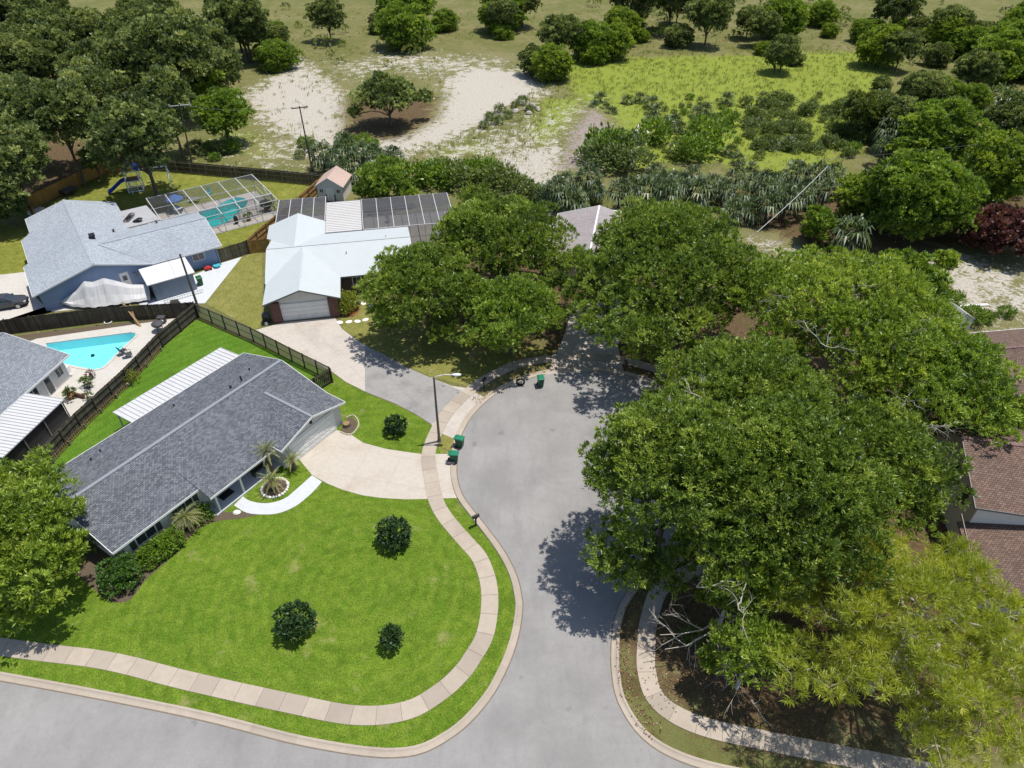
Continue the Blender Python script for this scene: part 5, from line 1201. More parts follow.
fence('dark board fence along the back behind the playset and pool cage', [(-58.5,105),(-54.4,104.6),(-47,103.0),(-39.5,101.4),(-34.5,100.3),(-28.2,98.8)], 1.85, 'darkwood', .02, .15, seed=7, side=1, post='palewood')
fence('orange cedar fence running beside the left screen room to the shed', [(-28.0,98.4),(-30.2,89.2),(-32.6,80.4),(-33.1,78.1)], 1.85, 'orangewood', .012, .15, seed=8, side=-1, post='lumber')
fence('grey board gate fence between the blue house and the orange fence', [(-36.2,75.6),(-33.2,78.0)], 1.8, 'greywood', .02, .15, 1.9, seed=9, side=-1)
fence('short brown fence joining the orange fence to the white roofed house', [(-33.0,78.0),(-30.6,78.6)], 1.8, 'orangewood', .012, .15, 1.9, seed=10, side=-1, post='darkwood')
# boards and rubbish leaning on the boat-side fence
for lb, x0, y0, x1, y1, h1_, w in [('long pale lumber board leaning on the dark fence behind the pool', 141,327,122,302,1.9,.2), ('thin pale plank leaning beside the long lumber board', 137,326,130,304,1.75,.12)]:
    a, b = G(x0, y0, 0), G(x1, y1, h1_); o_ = thing('plank', lb, 'plank', a); m = MB(); m.bar((0,0,.03), b-a, w, .04); m.build('board', W['lumber'], o_)
q = G(178, 312); m = MB(); m.loft([[(-.5+u*.0, .0+.04*k, z) for u, z in ((0,.02),(0,.02))] for k in range(2)] if False else [[(-.55,-.04,.03),(.55,-.04,.03),(.55,.0,.03),(-.55,.0,.03)], [(-.6,.1,.9),(.6,.1,.9),(.6,.14,.9),(-.6,.14,.9)], [(-.4,.2,1.45),(.35,.2,1.5),(.35,.24,1.5),(-.4,.24,1.45)]])
o = m.build('plywood_sheet', W['palewood']); o.location = (q.x, q.y, .02); o.rotation_euler.z = R_(14); tag(o, 'pale plywood sheet leaning on the dark fence at the pool corner', 'plywood')

# ================================================================ POLES AND WIRES
def utility_pole(label, base, h, lean=(0,0), cross=None, arm_ang=0, hw=1.1, transformer=False, r=.13):
    t = thing('utility_pole', label, 'utility pole', (base.x, base.y, 0)); m = MB(); top = Vector((lean[0], lean[1], h)); m.tube([(0,0,-.1), top*.5, top], [r, r*.85, r*.65], 10); m.build('pole', W['pole'], t)
    if cross:
        d = Vector((math.cos(arm_ang), math.sin(arm_ang), 0)); c = top - Vector((0,0,.25)); m = MB(); m.bar(c-d*hw, c+d*hw, .12, .12); ca = m.build('crossarm', W['pole'] if cross == 'wood' else W['alu'], t)
        for k in (-1, 0, 1):
            m = MB(); e = c + d*hw*.92*k; m.lathe([(.03,.0),(.03,.08),(.07,.1),(.07,.16),(.05,.2),(.05,.24),(.02,.26)], (e.x, e.y, e.z+.05), 8); m.build('insulator', W['white_metal'], ca)
    return t
pb1 = G(312.5, 172); pt1 = Vector((-.1,-.05,10.0)); utility_pole('tall dark utility pole with crossarm behind the white shed', pb1, 10.0, (-.1,-.05), 'wood', R_(20), 1.2)
m = MB(); m.bar((-.1,-.05,8.2), (-2.6,1.0,.05), .025); 
o = m.build('guy_wire', W['alu']); o.location = pb1; tag(o, 'thin guy wire slanting from the tall dark utility pole', 'wire')
pb2 = Vector((-49.5, 104.2, 0)); utility_pole('far utility pole with pale crossarm against the dark wood', pb2, 10.2, (.6,.5), 'metal', R_(18), 1.5)
pb3 = Vector((-34.7, 64.6, 0)); pt3 = G(179.8, 254, 6.6) - pb3; utility_pole('leaning black service pole at the meeting of three fences', pb3, 6.6, (pt3.x, pt3.y), None, r=.14)
def wire(label, a, b, sag=.6, r=.022, mat='alu'):
    a, b = Vector(a), Vector(b); pts = []
    for k in range(17):
        u = k/16; p = a.lerp(b, u); p.z -= sag*4*u*(1-u); pts.append(p - a)
    m = MB(); m.tube(pts, r, 5); o = m.build('power_line', W[mat]); o.location = a; tag(o, label, 'power line'); return o
wire('bright service wire rising over the palm thicket on the right', G(757, 232, 4.2), G(828, 166, 8.5), .25, .035, 'white_metal')
wire('thin power line between the two crossarm poles over the back fence', pb1+Vector((-.1,-.05,9.9)), pb2+Vector((.6,.5,10.1)), .7, .014, 'grey')
wire('thin service wire from the leaning black pole to the blue house', pb3+Vector((pt3.x,pt3.y,6.4)), FB.world(13, -.6, 2.6), .3, .015, 'darkgrey')
wire('long thin power line crossing the trees on the upper right', G(660, 166, 8.8), G(1024, 138, 9), .8, .012, 'grey')
# street lamp
lb_ = G(439.4, 441.5); t = thing('street_lamp', 'brown street lamp with curved arm beside the curved sidewalk', 'street lamp', lb_)
m = MB(); m.tube([(0,0,0),(0,0,.5),(0,0,.55),(0,0,4),(.02,0,7.2)], [.15,.15,.115,.10,.075], 12); m.build('pole', W['steelpole'], t)
m = MB(); m.lathe([(.22,0),(.22,.04),(.15,.1),(.12,.14)], (0,0,.02), 12); m.build('base_plate', W['steelpole'], t)
m = MB(); m.tube([(.0,0,7.05),(.35,.02,7.3),(.9,.05,7.42),(1.5,.08,7.4)], [.05,.045,.04,.035], 8); m.tube([(-.3,.02,7.12),(.0,0,7.05)], [.03,.04], 6); m.build('arm', W['alu'], t)
m = MB(); m.loft([[(x, .08+w*math.cos(a), 7.40+h*math.sin(a)) for a in np.linspace(0, 6.2832, 12, endpoint=False)] for x, w, h in ((1.45,.05,.04),(1.6,.13,.08),(1.9,.18,.10),(2.15,.15,.08),(2.25,.06,.04))]); hd = m.build('lamp_head', W['white_metal'], t, smooth=True)
m = MB(); m.lathe([(.12,-.03),(.13,0)], (1.92,.08,7.31), 12); m.build('lens', W['glass'], hd)

# ================================================================ STREET THINGS
def wheelie_bin(label, q, rot, mat='bin', group=None):
    t = thing('wheelie_bin', label, 'wheelie bin', q, rot, group); m = MB()
    def rr_(w, d, z, y=0, n=3):
        out = []
        for cx, cy, a0 in ((1,1,0),(-1,1,90),(-1,-1,180),(1,-1,270)):
            for k in range(n): a = R_(a0+90*k/(n-1)); out.append((cx*(w/2-.05)+.05*math.cos(a), y+cy*(d/2-.05)+.05*math.sin(a), z))
        return out
    m.loft([rr_(.46,.54,.06), rr_(.5,.6,.3), rr_(.57,.7,.92), rr_(.61,.76,.95), rr_(.61,.76,1.0)]); m.build('body', W['bin_body' if mat == 'bin' else mat], t)
    m = MB(); m.loft([rr_(.63,.80,1.01,-.01), rr_(.63,.80,1.05,-.01), rr_(.52,.66,1.11,0), rr_(.3,.4,1.13,0)]); m.bar((-.29,.43,1.0),(.29,.43,1.0),.05); ld = m.build('lid', W[mat], t)
    m = MB(); m.tube([(-.26,.42,.93),(-.26,.5,.98),(.26,.5,.98),(.26,.42,.93)], .018, 6); m.build('handle', W[mat], t)
    for s in (-1, 1):
        m = MB(); m.tube([(s*.24,.27,.13),(s*.31,.27,.13)], .13, 14); m.build('wheel', W['rubber'], t)
    return t
b1 = wheelie_bin('green wheelie bin standing by the kerb, nearer the street lamp', G(460, 446.5), R_(70))
for (x, y, rz, lb) in [(454.5, 462, 85, 'green wheelie bin by the kerb at the driveway apron, nearest the camera'), (540.5, 386, 10, 'green wheelie bin alone at the top kerb of the cul-de-sac')]:
    q = G(x, y); dup(b1, (q.x, q.y, .02), R_(rz), lb)
q = G(201, 285); wheelie_bin('dark green wheelie bin beside the blue-grey utility shed', q, FB.ang, 'bin2')
q = G(451.5, 463); bx_ = thing('recycling_box', 'small grey recycling box beside the nearest kerbside bin', 'box', q, R_(85)); m = MB(); m.loft([[(-.2,-.25,0),(.2,-.25,0),(.2,.25,0),(-.2,.25,0)],[(-.25,-.3,.35),(.25,-.3,.35),(.25,.3,.35),(-.25,.3,.35)]]); m.build('tub', W['grey'], bx_)
m = MB(); m.box(-.27,.27,-.32,.32,.35,.38); m.build('lid', W['darkgrey'], bx_)
def mailbox(label, q, rot, group=None):
    t = thing('mailbox', label, 'mailbox', q, rot, group); m = MB(); m.box(-.05,.05,-.05,.05,0,1.05); m.bar((0,.0,.75),(0,-.25,1.02),.05); m.box(-.1,.1,-.25,.25,1.03,1.06); m.build('post', W['darkwood'], t)
    sec = lambda y: [(-.1,y,1.06),(.1,y,1.06),(.1,y,1.18)] + [(.1*math.cos(a), y, 1.18+.1*math.sin(a)) for a in np.linspace(.3, 2.84, 6)] + [(-.1,y,1.18)]
    m = MB(); m.loft([sec(-.28), sec(.28)]); bd = m.build('box', W['black'], t)
    m = MB(); m.box(.102,.112,-.1,.06,1.15,1.22); m.build('flag', W['red'], bd); m = MB(); m.loft([sec(-.30), sec(-.285)]); m.build('door', W['darkgrey'], bd)
    return t
mb1 = mailbox('black mailbox on a post in the grass verge near the lawn corner', G(476, 526), R_(120))
for x, y, rz, lb in [(484, 389, 150, 'black mailbox in the shade between the far driveway and the lone bin'), (625, 371, 190, 'black mailbox in the shade at the top right of the cul-de-sac')]:
    q = G(x, y); dup(mb1, q, R_(rz), lb)
q = G(520.5, 386); wt = thing('tyre_planter', 'old black tyre standing on the kerb left of the lone bin', 'tyre', (q.x, q.y, .1)); m = MB(); m.tube([(.36*math.cos(a), .02*math.sin(a*2), .4+.36*math.sin(a)) for a in np.linspace(0, 6.2832, 22)], .09, 8, cap=False); m.build('tyre', W['rubber'], wt)
for i, (x, y) in enumerate([(340,322.5),(349,322),(357.5,321.5),(365.5,320),(357,301),(363.5,303.5),(371,305.5)]):
    rg = random.Random(i); m = MB(); m.lathe([(.36,0),(.37,.03),(.33,.05)], (0,0,0), 12, sy=.8); o = m.build('stepping_stone', W['stone']); o.location = G(x, y) + Vector((0,0,.012)); o.rotation_euler.z = rg.random()*3
    tag(o, 'round white stepping stone in the dry grass by the yellow-green bush', 'stepping stone', 'white stepping stones by the white roofed house')
q = G(237, 513); m = MB(); m.lathe([(.22,0),(.25,.08),(.17,.2),(.05,.26)], (0,0,0), 9, sx=1.3); o = m.build('garden_rock', W['stone']); o.location = q; tag(o, 'small white rock in the bed beside the porch', 'rock')
# curving concrete edging of the stump bed
m = MB(); P_ = smooth_path(pg([(340,432),(351,435),(359,425),(354,416),(346,418)]), 5); c0 = P_[0]
for a, b in zip(P_, P_[1:]): m.bar((*(a-c0), .05), (*(b-c0), .05), .1, .1)
o = m.build('garden_edging', W['kerb']); o.location = (*c0, 0); tag(o, 'pale concrete edging round the stump bed at the garage corner', 'garden edging')

# ================================================================ CAR, BOAT, GRILL
def car(label, q, rot):
    t = thing('parked_car', label, 'car', q, rot)
    st = [(-2.3,.42,.62,.62),(-2.2,.34,.80,.78),(-1.7,.26,.92,.86),(-.9,.24,.93,.9),(.3,.24,.94,.9),(1.1,.25,.92,.88),(1.8,.27,.84,.84),(2.15,.33,.72,.76),(2.3,.42,.6,.6)]
    def sec(x, zl, zh, w): return [(x,-w*.86,zl),(x,w*.86,zl),(x,w,zl+.14),(x,w,zh-.16),(x,w*.93,zh-.03),(x,w*.6,zh),(x,-w*.6,zh),(x,-w*.93,zh-.03),(x,-w,zh-.16),(x,-w,zl+.14)]
    m = MB(); m.loft([sec(*s) for s in st]); m.build('body', W['carpaint'], t, smooth=False, bevel=.02)
    cs = [(-1.75,.9,.92,.7),(-1.0,.88,1.36,.58),(-.2,.88,1.43,.57),(.35,.88,1.38,.58),(1.05,.88,.93,.7)]
    m = MB(); m.loft([[(x,-.74,zl),(x,.74,zl),(x,w,zh),(x,-w,zh)] for x, zl, zh, w in cs]); m.build('windows', W['glass'], t)
    m = MB(); m.loft([[(x,-w,z),(x,w,z),(x,w*.95,z+.035),(x,-w*.95,z+.035)] for x, z, w in ((-1.05,1.34,.59),(-.6,1.40,.59),(-.2,1.43,.58),(.2,1.405,.58),(.42,1.35,.59))]); m.build('roof', W['carpaint'], t)
    for s in (-1, 1):
        m = MB(); m.bar((-1.72,s*.72,.93),(-1.02,s*.6,1.36),.07); m.bar((.4,s*.6,1.36),(1.04,s*.72,.94),.06); m.bar((-.35,s*.735,.92),(-.3,s*.585,1.41),.07); m.build('pillar', W['carpaint'], t)
        m = MB(); m.box(.72,.9,s*.93-.07,s*.93+.07,.92,1.05); m.build('wing_mirror', W['carpaint'], t)
        m = MB(); m.loft([[(2.12,s*.5,.58),(2.12,s*.74,.58),(2.08,s*.74,.72),(2.08,s*.5,.72)],[(2.3,s*.44,.57),(2.22,s*.72,.57),(2.14,s*.72,.70),(2.22,s*.44,.70)]]); m.build('headlight', W['alu'], t)
        m = MB(); m.box(-2.31,-2.2,s*.6-.14,s*.6+.14,.62,.74); m.build('tail_light', W['red'], t)
        for x in (-1.4, 1.42):
            m = MB(); m.tube([(x,s*.70,.32),(x,s*.90,.32)], .325, 20); w = m.build('wheel', W['rubber'], t); m = MB(); m.tube([(x,s*.88,.32),(x,s*.915,.32)], .21, 14); m.build('rim', W['alu'], w)
    return t
a, b = G(30, 304), G(2, 308.5); d = (a-b); car('dark grey parked car cut by the left edge beside the blue house', (a - d.normalized()*2.45) + Vector((0,.2,.0)), math.atan2(d.y, d.x))
# boat under its white cover
a, b = Vector((-50.3,65.6,0)), Vector((-40.6,68.2,0)); d = (b-a); bt = thing('covered_boat', 'boat on a trailer under a peaked white tarpaulin beside the dark fence', 'boat', a, math.atan2(d.y, d.x)); Lb = d.length
m = MB(); secs = []; NS = 49
for i, u in enumerate(np.linspace(0, 1, NS)):
    hw = 1.55*min(1, (u/.40)**.6+.02) if u < .40 else 1.55*(1-.15*(u-.40)); pk = np.interp(u, [0,.08,.20,.33,.42,.55,.64,.80,1], [.75,1.15,1.75,2.85,2.62,2.95,2.55,1.75,1.45]); fold = .35*(i % 6 in (2, 3, 4)); lo = np.interp(u, [0,.15,1], [.6,.32,.28]) + .12*fold; x = u*(Lb-.7)
    rnd = random.Random(i); f1 = .40 + .10*fold + rnd.uniform(-.03,.03); f2 = .80 + .05*fold
    secs.append([(x, -hw*(1.05-.10*fold), lo), (x, -hw*(.93-.09*fold), lo+.25), (x, -hw*.58, lo+(pk-lo)*f1), (x, -hw*.26, lo+(pk-lo)*f2), (x, 0, pk), (x, hw*.26, lo+(pk-lo)*f2), (x, hw*.58, lo+(pk-lo)*f1), (x, hw*(.93-.09*fold), lo+.25), (x, hw*(1.05-.10*fold), lo)])
m.loft(secs, closed=False, cap=False); m.add(secs[-1], [tuple(range(9))]); tp = m.build('tarpaulin', W['tarp'], bt)
m = MB(); m.loft([[(x,-w,.62),(x,w,.62),(x,w*.75,zl),(x,0,zl-.08),(x,-w*.75,zl)] for x, w, zl in ((.15,.1,.6),(1.2,.7,.45),(3,1.15,.36),(Lb-.8,1.1,.36))]); m.build('hull', W['white'], bt)
m = MB(); m.bar((-1.0,0,.4),(2,0,.36),.1); m.bar((2,-.9,.3),(Lb-1,-.9,.3),.1); m.bar((2,.9,.3),(Lb-1,.9,.3),.1); m.bar((2,-.9,.3),(0.4,0,.38),.08); m.bar((2,.9,.3),(.4,0,.38),.08); tr = m.build('trailer_frame', W['grey'], bt)
for s in (-1, 1):
    for x in (Lb*.55, Lb*.68): m = MB(); m.tube([(x,s*1.08,.3),(x,s*1.28,.3)], .3, 16); m.build('wheel', W['rubber'], tr)
m = MB(); m.loft([[(Lb-.55+x, w*math.cos(k), .95+z+h*math.sin(k)) for k in np.linspace(0, 6.2832, 12, endpoint=False)] for x, z, w, h in ((-.12,0,.1,.15),(0,.05,.3,.32),(.4,.08,.32,.36),(.75,.03,.25,.28),(.85,0,.08,.1))]); om = m.build('outboard_motor', W['white_metal'], bt, smooth=True)
m = MB(); m.box(Lb-.35,Lb-.1,-.09,.09,.2,.75); m.build('motor_leg', W['black'], om)
q = FB.world(3.6, -.7); m = MB(); m.box(-.45,.45,-.35,.35,0,.75); m.box(-.48,.48,-.38,.38,.75,.8); o = m.build('wooden_crate', W['lumber']); o.location = q; o.rotation_euler.z = FB.ang; tag(o, 'brown wooden crate against the blue wall behind the boat', 'crate')
q = FB.world(4.9, -.6); m = MB(); m.lathe([(.2,0),(.28,.35),(.3,.38),(.26,.38)], (0,0,0), 12); m.lathe([(.3,.36),(.34,.6),(.1,.8)], (0,0,0), 9); o = m.build('plant_pot', W['darkgrey']); o.location = q; tag(o, 'dark bulky plant pot right of the brown crate at the blue wall', 'plant pot')
# toys by the blue house
q = FB.world(16.9, -1.0); ty = thing('toy_car', 'red ride-on toy below the white window of the blue house', 'toy', q, FB.ang); m = MB(); m.loft([[(-.4,-.2,.15),(-.4,.2,.15),(-.4,.2,.35),(-.4,-.2,.35)],[(0,-.25,.12),(0,.25,.12),(0,.25,.5),(0,-.25,.5)],[(.45,-.18,.15),(.45,.18,.15),(.45,.18,.32),(.45,-.18,.32)]]); m.build('body', W['red'], ty)
for x in (-.28, .28):
    for s in (-.24, .24): m = MB(); m.tube([(x,s-.03,.12),(x,s+.03,.12)], .12, 10); m.build('wheel', W['black'], ty)
q = FB.world(18.0, -.9); ty = thing('plastic_tub', 'teal plastic tub beside the red toy at the blue house corner', 'tub', q); m = MB(); m.lathe([(.3,0),(.42,.3),(.46,.32),(.40,.30)], (0,0,0), 14); m.build('tub', W['teal'], ty)
q = FB.world(12.2, -5.9); rk = thing('white_rail', 'white slatted rail lying along the front of the utility shed', 'rail', q, FB.ang); m = MB(); m.box(-1.6,2.7,-.03,.03,.42,.5); m.box(-1.6,2.7,-.03,.03,.06,.12); m.build('rail_bar', W['white'], rk)
m = MB()
for k in range(16): m.box(-1.55+k*.28,-1.49+k*.28,-.02,.02,.12,.42)
m.build('balusters', W['white'], rk)
# playset
o_ = G(137, 190); ps = thing('playset', 'white framed playset with blue slide and swing beam on the shady grass', 'playset', o_, R_(20)); ps.scale = (1.25, 1.25, 1.25); m = MB()
for x in (-.8, .8):
    for y in (-.8, .8): m.bar((x,y,0),(x*.85,y*.85,2.5),.11)
for z in (.15, 1.35, 2.45):
    s = .8-.12*z/2.5
    for p, r in (((-s,-s),(s,-s)),((s,-s),(s,s)),((s,s),(-s,s)),((-s,s),(-s,-s))): m.bar((*p,z),(*r,z),.1)
m.build('tower_frame', W['white'], ps)
m = MB(); m.box(-.72,.72,-.72,.72,1.36,1.42); m.build('platform', W['lumber'], ps)
m = MB(); m.slab([(-.9,-.85,2.5),(-.9,.85,2.5),(0,.85,3.3),(0,-.85,3.3)], .05); m.slab([(0,-.85,3.3),(0,.85,3.3),(.9,.85,2.5),(.9,-.85,2.5)], .05); m.build('canopy', W['bluepl'], ps)
m = MB(); pr = [(-.85,1.4),(-1.3,1.25),(-2.0,.75),(-2.6,.32),(-3.0,.2)]
for (x0, z0), (x1, z1) in zip(pr, pr[1:]):
    m.bar((x0,-.2,z0),(x1,-.2,z1),.62,.05); m.bar((x0,-.5,z0+.12),(x1,-.5,z1+.12),.05,.26); m.bar((x0,.1,z0+.12),(x1,.1,z1+.12),.05,.26)
m.build('slide', W['bluepl'], ps)
m = MB()
for k in range(5): m.bar((-.35,-.95-.0,.25+.25*k),(.35,-.95,.25+.25*k),.05)
m.bar((-.35,-1.2,0),(-.35,-.8,1.4),.06); m.bar((.35,-1.2,0),(.35,-.8,1.4),.06); m.build('ladder', W['white'], ps)
m = MB(); m.bar((.6,.3,2.3),(3.9,.3,2.3),.12); m.build('swing_beam', W['white'], ps)
for s in (-1, 1): m = MB(); m.bar((3.8,.3,2.35),(3.9,.3+s*1.1,0),.11); m.bar((3.83,.3+s*.55,1.1),(3.83,.3,1.1),.08); m.build('swing_leg', W['white'], ps)
for x in (1.5, 2.6): m = MB(); m.box(x-.25,x+.25,.2,.4,.55,.59); sw = m.build('swing_seat', W['bluepl'], ps); m = MB(); m.bar((x-.23,.3,.58),(x-.23,.3,2.28),.02); m.bar((x+.23,.3,.58),(x+.23,.3,2.28),.02); m.build('swing_chain', W['grey'], sw)
# yard odds near the orange fence
q = G(70, 194); yd = thing('trailer_cart', 'dark clutter of a low garden cart beside the orange fence', 'cart', q, R_(70)); m = MB(); m.loft([[(-1,-.5,.4),(1,-.5,.4),(1,.5,.4),(-1,.5,.4)],[(-1.15,-.6,.8),(1.1,-.6,.8),(1.1,.6,.8),(-1.15,.6,.8)]]); m.build('tray', W['darkgrey'], yd); m = MB(); m.bar((1,0,.42),(2,0,.3),.06); m.build('drawbar', W['grey'], yd)
for s in (-.62, .62): m = MB(); m.tube([(0,s-.06,.28),(0,s+.06,.28)], .28, 12); m.build('wheel', W['rubber'], yd)
q = G(37, 213); m = MB(); m.slab([(-1,-.5,.5),(1,-.4,.55),(1,.5,.45),(-1,.5,.5)], .45); o = m.build('covered_pile', W['tarp']); o.location = q; o.rotation_euler.z = R_(60); tag(o, 'pale covered pile at the foot of the orange fence end', 'pile')
# ================================================================ POOL SIDE THINGS
def parasol(label, q, mat):
    t = thing('parasol', label, 'parasol', q); m = MB(); m.tube([(0,0,0),(0,0,2.3)], .03, 6); m.build('pole', W['alu'], t); m = MB(); m.lathe([(1.25,1.75),(1.25,1.78),(.7,2.1),(.05,2.35)], (0,0,0), 8); m.build('canopy', W[mat], t); m = MB(); m.lathe([(.25,0),(.25,.08),(.05,.12)], (0,0,0), 10); m.build('base', W['darkgrey'], t)
W['bluefabric'] = paint('blue_parasol_fabric', (.09,.19,.50), .8, .1)
parasol('blue parasol over the table inside the long pool cage', G(178, 211, 0)+Vector((0,0,.05)), 'bluefabric')
def chair(label, q, rot, mat, frame='alu', group=None):
    t = thing('garden_chair', label, 'chair', q, rot, group); m = MB(); m.slab([(-.27,-.27,.44),(.27,-.27,.44),(.27,.27,.42),(-.27,.27,.42)], .05); m.build('seat', W[mat], t); m = MB(); m.bar((0,.27,.45),(0,.42,1.0),.52,.05,up=(0,1,0)); m.build('backrest', W[mat], t)
    for x in (-.25, .25):
        for y in (-.25, .25): m = MB(); m.bar((x,y,0),(x,y,.42),.035); m.build('leg', W[frame], t)
    for x in (-.3, .3): m = MB(); m.bar((x,-.25,.64),(x,.3,.66),.05,.03); m.bar((x,-.25,.42),(x,-.25,.64),.03); m.build('armrest', W[frame], t)
    return t
z5 = Vector((0,0,.05))
chair('turquoise chair at the far side of the teal pool in the cage', G(210, 196)+z5, R_(20), 'teal')
chair('dark patio chair under the blue parasol in the cage, left of the table', G(172, 214)+z5, R_(200), 'darkgrey')
t = thing('patio_table', 'round white patio table under the blue parasol in the cage', 'table', G(179, 213)+z5); m = MB(); m.lathe([(.6,.70),(.62,.73),(.6,.75)], (0,0,0), 18); m.build('tabletop', W['white'], t)
for k in range(4): a = R_(45+90*k); m = MB(); m.bar((.45*math.cos(a),.45*math.sin(a),0),(.35*math.cos(a),.35*math.sin(a),.7),.04); m.build('leg', W['white'], t)
t = thing('patio_table', 'low grey side table beside the far edge of the teal pool', 'table', G(195, 202)+z5); m = MB(); m.box(-.7,.7,-.4,.4,.5,.56); m.build('tabletop', W['grey'], t)
for x in (-.6, .6):
    for y in (-.3, .3): m = MB(); m.box(x-.03,x+.03,y-.03,y+.03,0,.5); m.build('leg', W['grey'], t)
q = G(237, 224)+z5; m = MB(); m.lathe([(.2,0),(.3,.5),(.25,1.0),(.15,1.1)], (0,0,0), 12); o = m.build('pool_heater', W['black']); o.location = q; tag(o, 'black upright pool filter tank near the front of the pool cage', 'pool filter')
def potted(label, q, mat, s=1.0, pot='darkgrey', seed=1):
    t = thing('potted_plant', label, 'potted plant', q); m = MB(); m.lathe([(.16*s,0),(.23*s,.3*s),(.25*s,.32*s),(.2*s,.30*s)], (0,0,0), 12); m.build('pot', W[pot], t)
    r = np.random.default_rng(seed); V, T = leaf_quads(dome(.4*s, .35*s, 7, .2*s, r, low=-.4), r, .22*s, .09*s, 14, 6, .4, .8, jit=.05); V[:, :, 2] += .5*s; quads('foliage', V, T, W[mat], t); return t
potted('potted plant by the pool fence, middle one with dark leaves', G(92, 379)+z5, 'plum', 1.0, 'darkgrey', 1); potted('bushy green potted plant left of the dark-leaved pot by the pool', G(88.5, 388)+z5, 'woods', 1.2, 'darkgrey', 2)
potted('pale potted plant nearest the patio roof on the pool deck', G(90, 400)+z5, 'scrub', .9, 'grey', 3); potted('terracotta potted shrub at the low wall by the patio roof', G(72, 399)+z5, 'woods', 1.2, 'terracotta', 4)
potted('small plant on the deck inside the front of the pool cage', G(249, 221)+z5, 'oak_mid', 1.2, 'terracotta', 5); potted('leafy plant in the right corner of the pool cage', G(267, 211)+z5, 'scrub', 1.6, 'terracotta', 6)
chair('dark deck chair on the pool deck beside the turquoise pool, left one', G(124, 354)+z5, R_(150), 'black', 'darkgrey'); chair('dark deck chair nearest the fence on the turquoise pool deck', G(130, 357)+z5, R_(120), 'darkgrey', 'darkgrey')
q = G(160, 331)+z5; t = thing('fire_pit', 'round dark grill kettle in the pool corner by the fences', 'grill', q); m = MB(); m.lathe([(.25,.55),(.5,.65),(.62,.85),(.6,.95),(.45,1.08),(.12,1.15)], (0,0,0), 16); m.build('kettle', W['darkgrey'], t)
for k in range(3): a = R_(30+120*k); m = MB(); m.bar((.4*math.cos(a),.4*math.sin(a),0),(.3*math.cos(a),.3*math.sin(a),.65),.05); m.build('leg', W['black'], t)
t = thing('side_table', 'small dark stand behind the round grill at the pool corner', 'stand', G(163, 323)+z5); m = MB(); m.box(-.4,.4,-.3,.3,.7,.76); m.build('tabletop', W['darkgrey'], t)
for x in (-.32, .32): m = MB(); m.box(x-.03,x+.03,-.25,.25,0,.7); m.build('leg', W['black'], t)
m = MB(); m.tube([(.38*math.cos(a), .38*math.sin(a), .06) for a in np.linspace(0, 6.2832, 20)], .05, 6, cap=False); o = m.build('white_ring', W['white']); o.location = G(108.5, 322.5)+z5; tag(o, 'white ring float lying at the foot of the dark fence', 'float')
m = MB(); m.bar((0,0,.25),(2.2,-.75,.25),.18,.4); o = m.build('low_wall', W['brick']); o.location = G(66, 394)+z5; tag(o, 'low dark brick wall at the edge of the pool deck', 'garden wall')
m = MB(); m.lathe([(.02,0),(.13,.04),(.17,.17),(.12,.29),(.02,.33)], (0,0,0), 12); o = m.build('ball', W['white']); o.location = G(128, 386); tag(o, 'white ball beside the small yellowing bush at the fence', 'ball')
t = thing('outdoor_unit', 'white air conditioner box at the corner of the pool house wall', 'air conditioner', FP.world(.25, 1.4), FP.ang); m = MB(); m.box(-.35,.35,-.35,.35,0,.75); m.build('casing', W['trim'], t); m = MB(); m.lathe([(.26,.752),(.26,.77)], (0,0,0), 14); m.build('fan_grille', W['black'], t)
# motorbike-like barbecue and boxes left of the far garage
q = F2.world(-1.75, .1); t = thing('barbecue', 'black barbecue cart in the gap left of the white roofed garage', 'barbecue', q, F2.ang); m = MB(); m.box(-.35,.35,-.25,.25,.15,.8); m.build('cabinet', W['black'], t); m = MB(); m.loft([[(-.36,-.27,.82),(.36,-.27,.82),(.36,.27,.82),(-.36,.27,.82)],[(-.36,-.22,1.08),(.36,-.22,1.08),(.36,.22,1.12),(-.36,.22,1.12)]]); m.build('hood', W['darkgrey'], t); m = MB(); m.lathe([(.16,0),(.19,.1),(.16,.32),(.06,.38)], (-.0,-.55,0), 12); m.build('gas_bottle', W['white_metal'], t)
for s in (-.37, .37): m = MB(); m.tube([(s-.03,.2,.12),(s+.03,.2,.12)], .12, 10); m.build('wheel', W['rubber'], t)
# screen-room chairs behind the white roofed house
q = F2.world(12.5, 22); chair('pale patio chair in the right screen room', q+Vector((0,0,.04)), R_(30), 'grey')
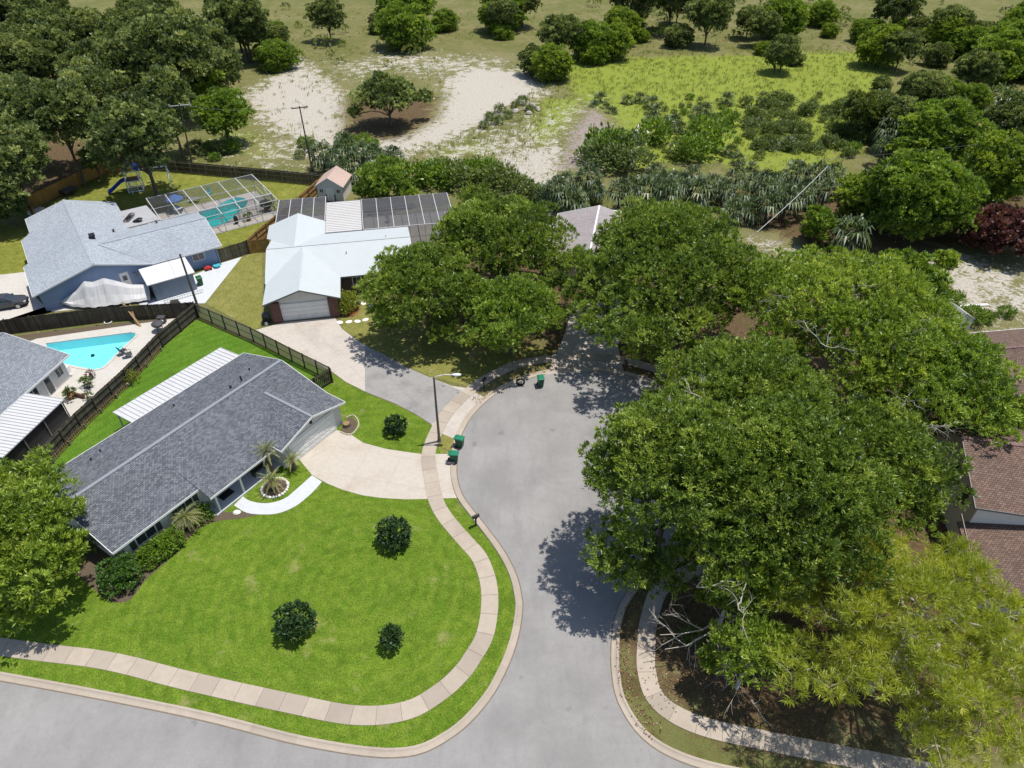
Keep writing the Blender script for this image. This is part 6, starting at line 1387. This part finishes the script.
# white board on the sand, far drive, rubble
m = MB(); m.bar((0,0,.06), G(988,305)-G(955,307)+Vector((0,0,.06)), .35, .1); o = m.build('board', W['white']); o.location = G(955, 307); tag(o, 'long white board lying on the sand above the upper brown house', 'board')
sheet('driveway', pg([(994,100),(1010,96),(1060,110),(1060,160),(1012,150),(1000,130)]), .03, W['deck2'])
for i, (x, y) in enumerate([(520,104),(526,110),(532,106),(516,112),(538,110),(529,114),(640,128),(646,134),(636,133)]):
    rg = random.Random(i+50); m = MB(); m.lathe([(.5,0),(.62,.2),(.4,.5),(.1,.6)], (0,0,0), 7, sx=1+rg.random(), sy=.7+.5*rg.random()); o = m.build('rubble_heap', W['stone'] if i > 5 else W['rubble']); o.location = G(x, y); o.rotation_euler.z = rg.random()*3
    tag(o, 'pale heap on the lime green field' if i > 5 else 'heap of broken rubble by the sand track', 'rubble', 'pale heaps on the field' if i > 5 else 'rubble heaps by the sand track')
# ================================================================ LIGHT AND CAMERA
SUN_AZ, SUN_EL = math.atan2(.285, .958), R_(75)       # direction towards the sun, in plan from +X
sd = Vector((math.cos(SUN_AZ)*math.cos(SUN_EL), math.sin(SUN_AZ)*math.cos(SUN_EL), math.sin(SUN_EL)))
sl = bpy.data.lights.new('sun', 'SUN'); sl.energy = 4.3; sl.angle = R_(.55); sl.color = (1.0, .955, .88)
so_ = bpy.data.objects.new('sun', sl); COL.objects.link(so_); so_.rotation_euler = sd.to_track_quat('Z', 'Y').to_euler(); so_.location = sd*300
w = bpy.data.worlds.new('World'); SC.world = w; w.use_nodes = True; nt = w.node_tree
sky = nt.nodes.new('ShaderNodeTexSky'); sky.sky_type = 'NISHITA'; sky.sun_disc = False; sky.sun_elevation = SUN_EL; sky.sun_rotation = math.pi/2 - SUN_AZ
nt.links.new(sky.outputs[0], nt.nodes['Background'].inputs['Color']); nt.nodes['Background'].inputs['Strength'].default_value = .115
cd = bpy.data.cameras.new('camera'); cd.sensor_width = 36; cd.lens = FOC/1024*36; cd.clip_end = 6000; cd.clip_start = .5
cam = bpy.data.objects.new('camera', cd); COL.objects.link(cam); cam.location = (0, 0, CAM_H); cam.rotation_euler = (math.pi/2 - PITCH, 0, 0); SC.camera = cam
vs = SC.view_settings; vs.view_transform = 'Standard'; vs.look = 'None'; vs.gamma = 1; vs.use_curve_mapping = False; vs.exposure = .25
SC.cycles.max_bounces = 10; SC.cycles.diffuse_bounces = 7; SC.cycles.transparent_max_bounces = 12
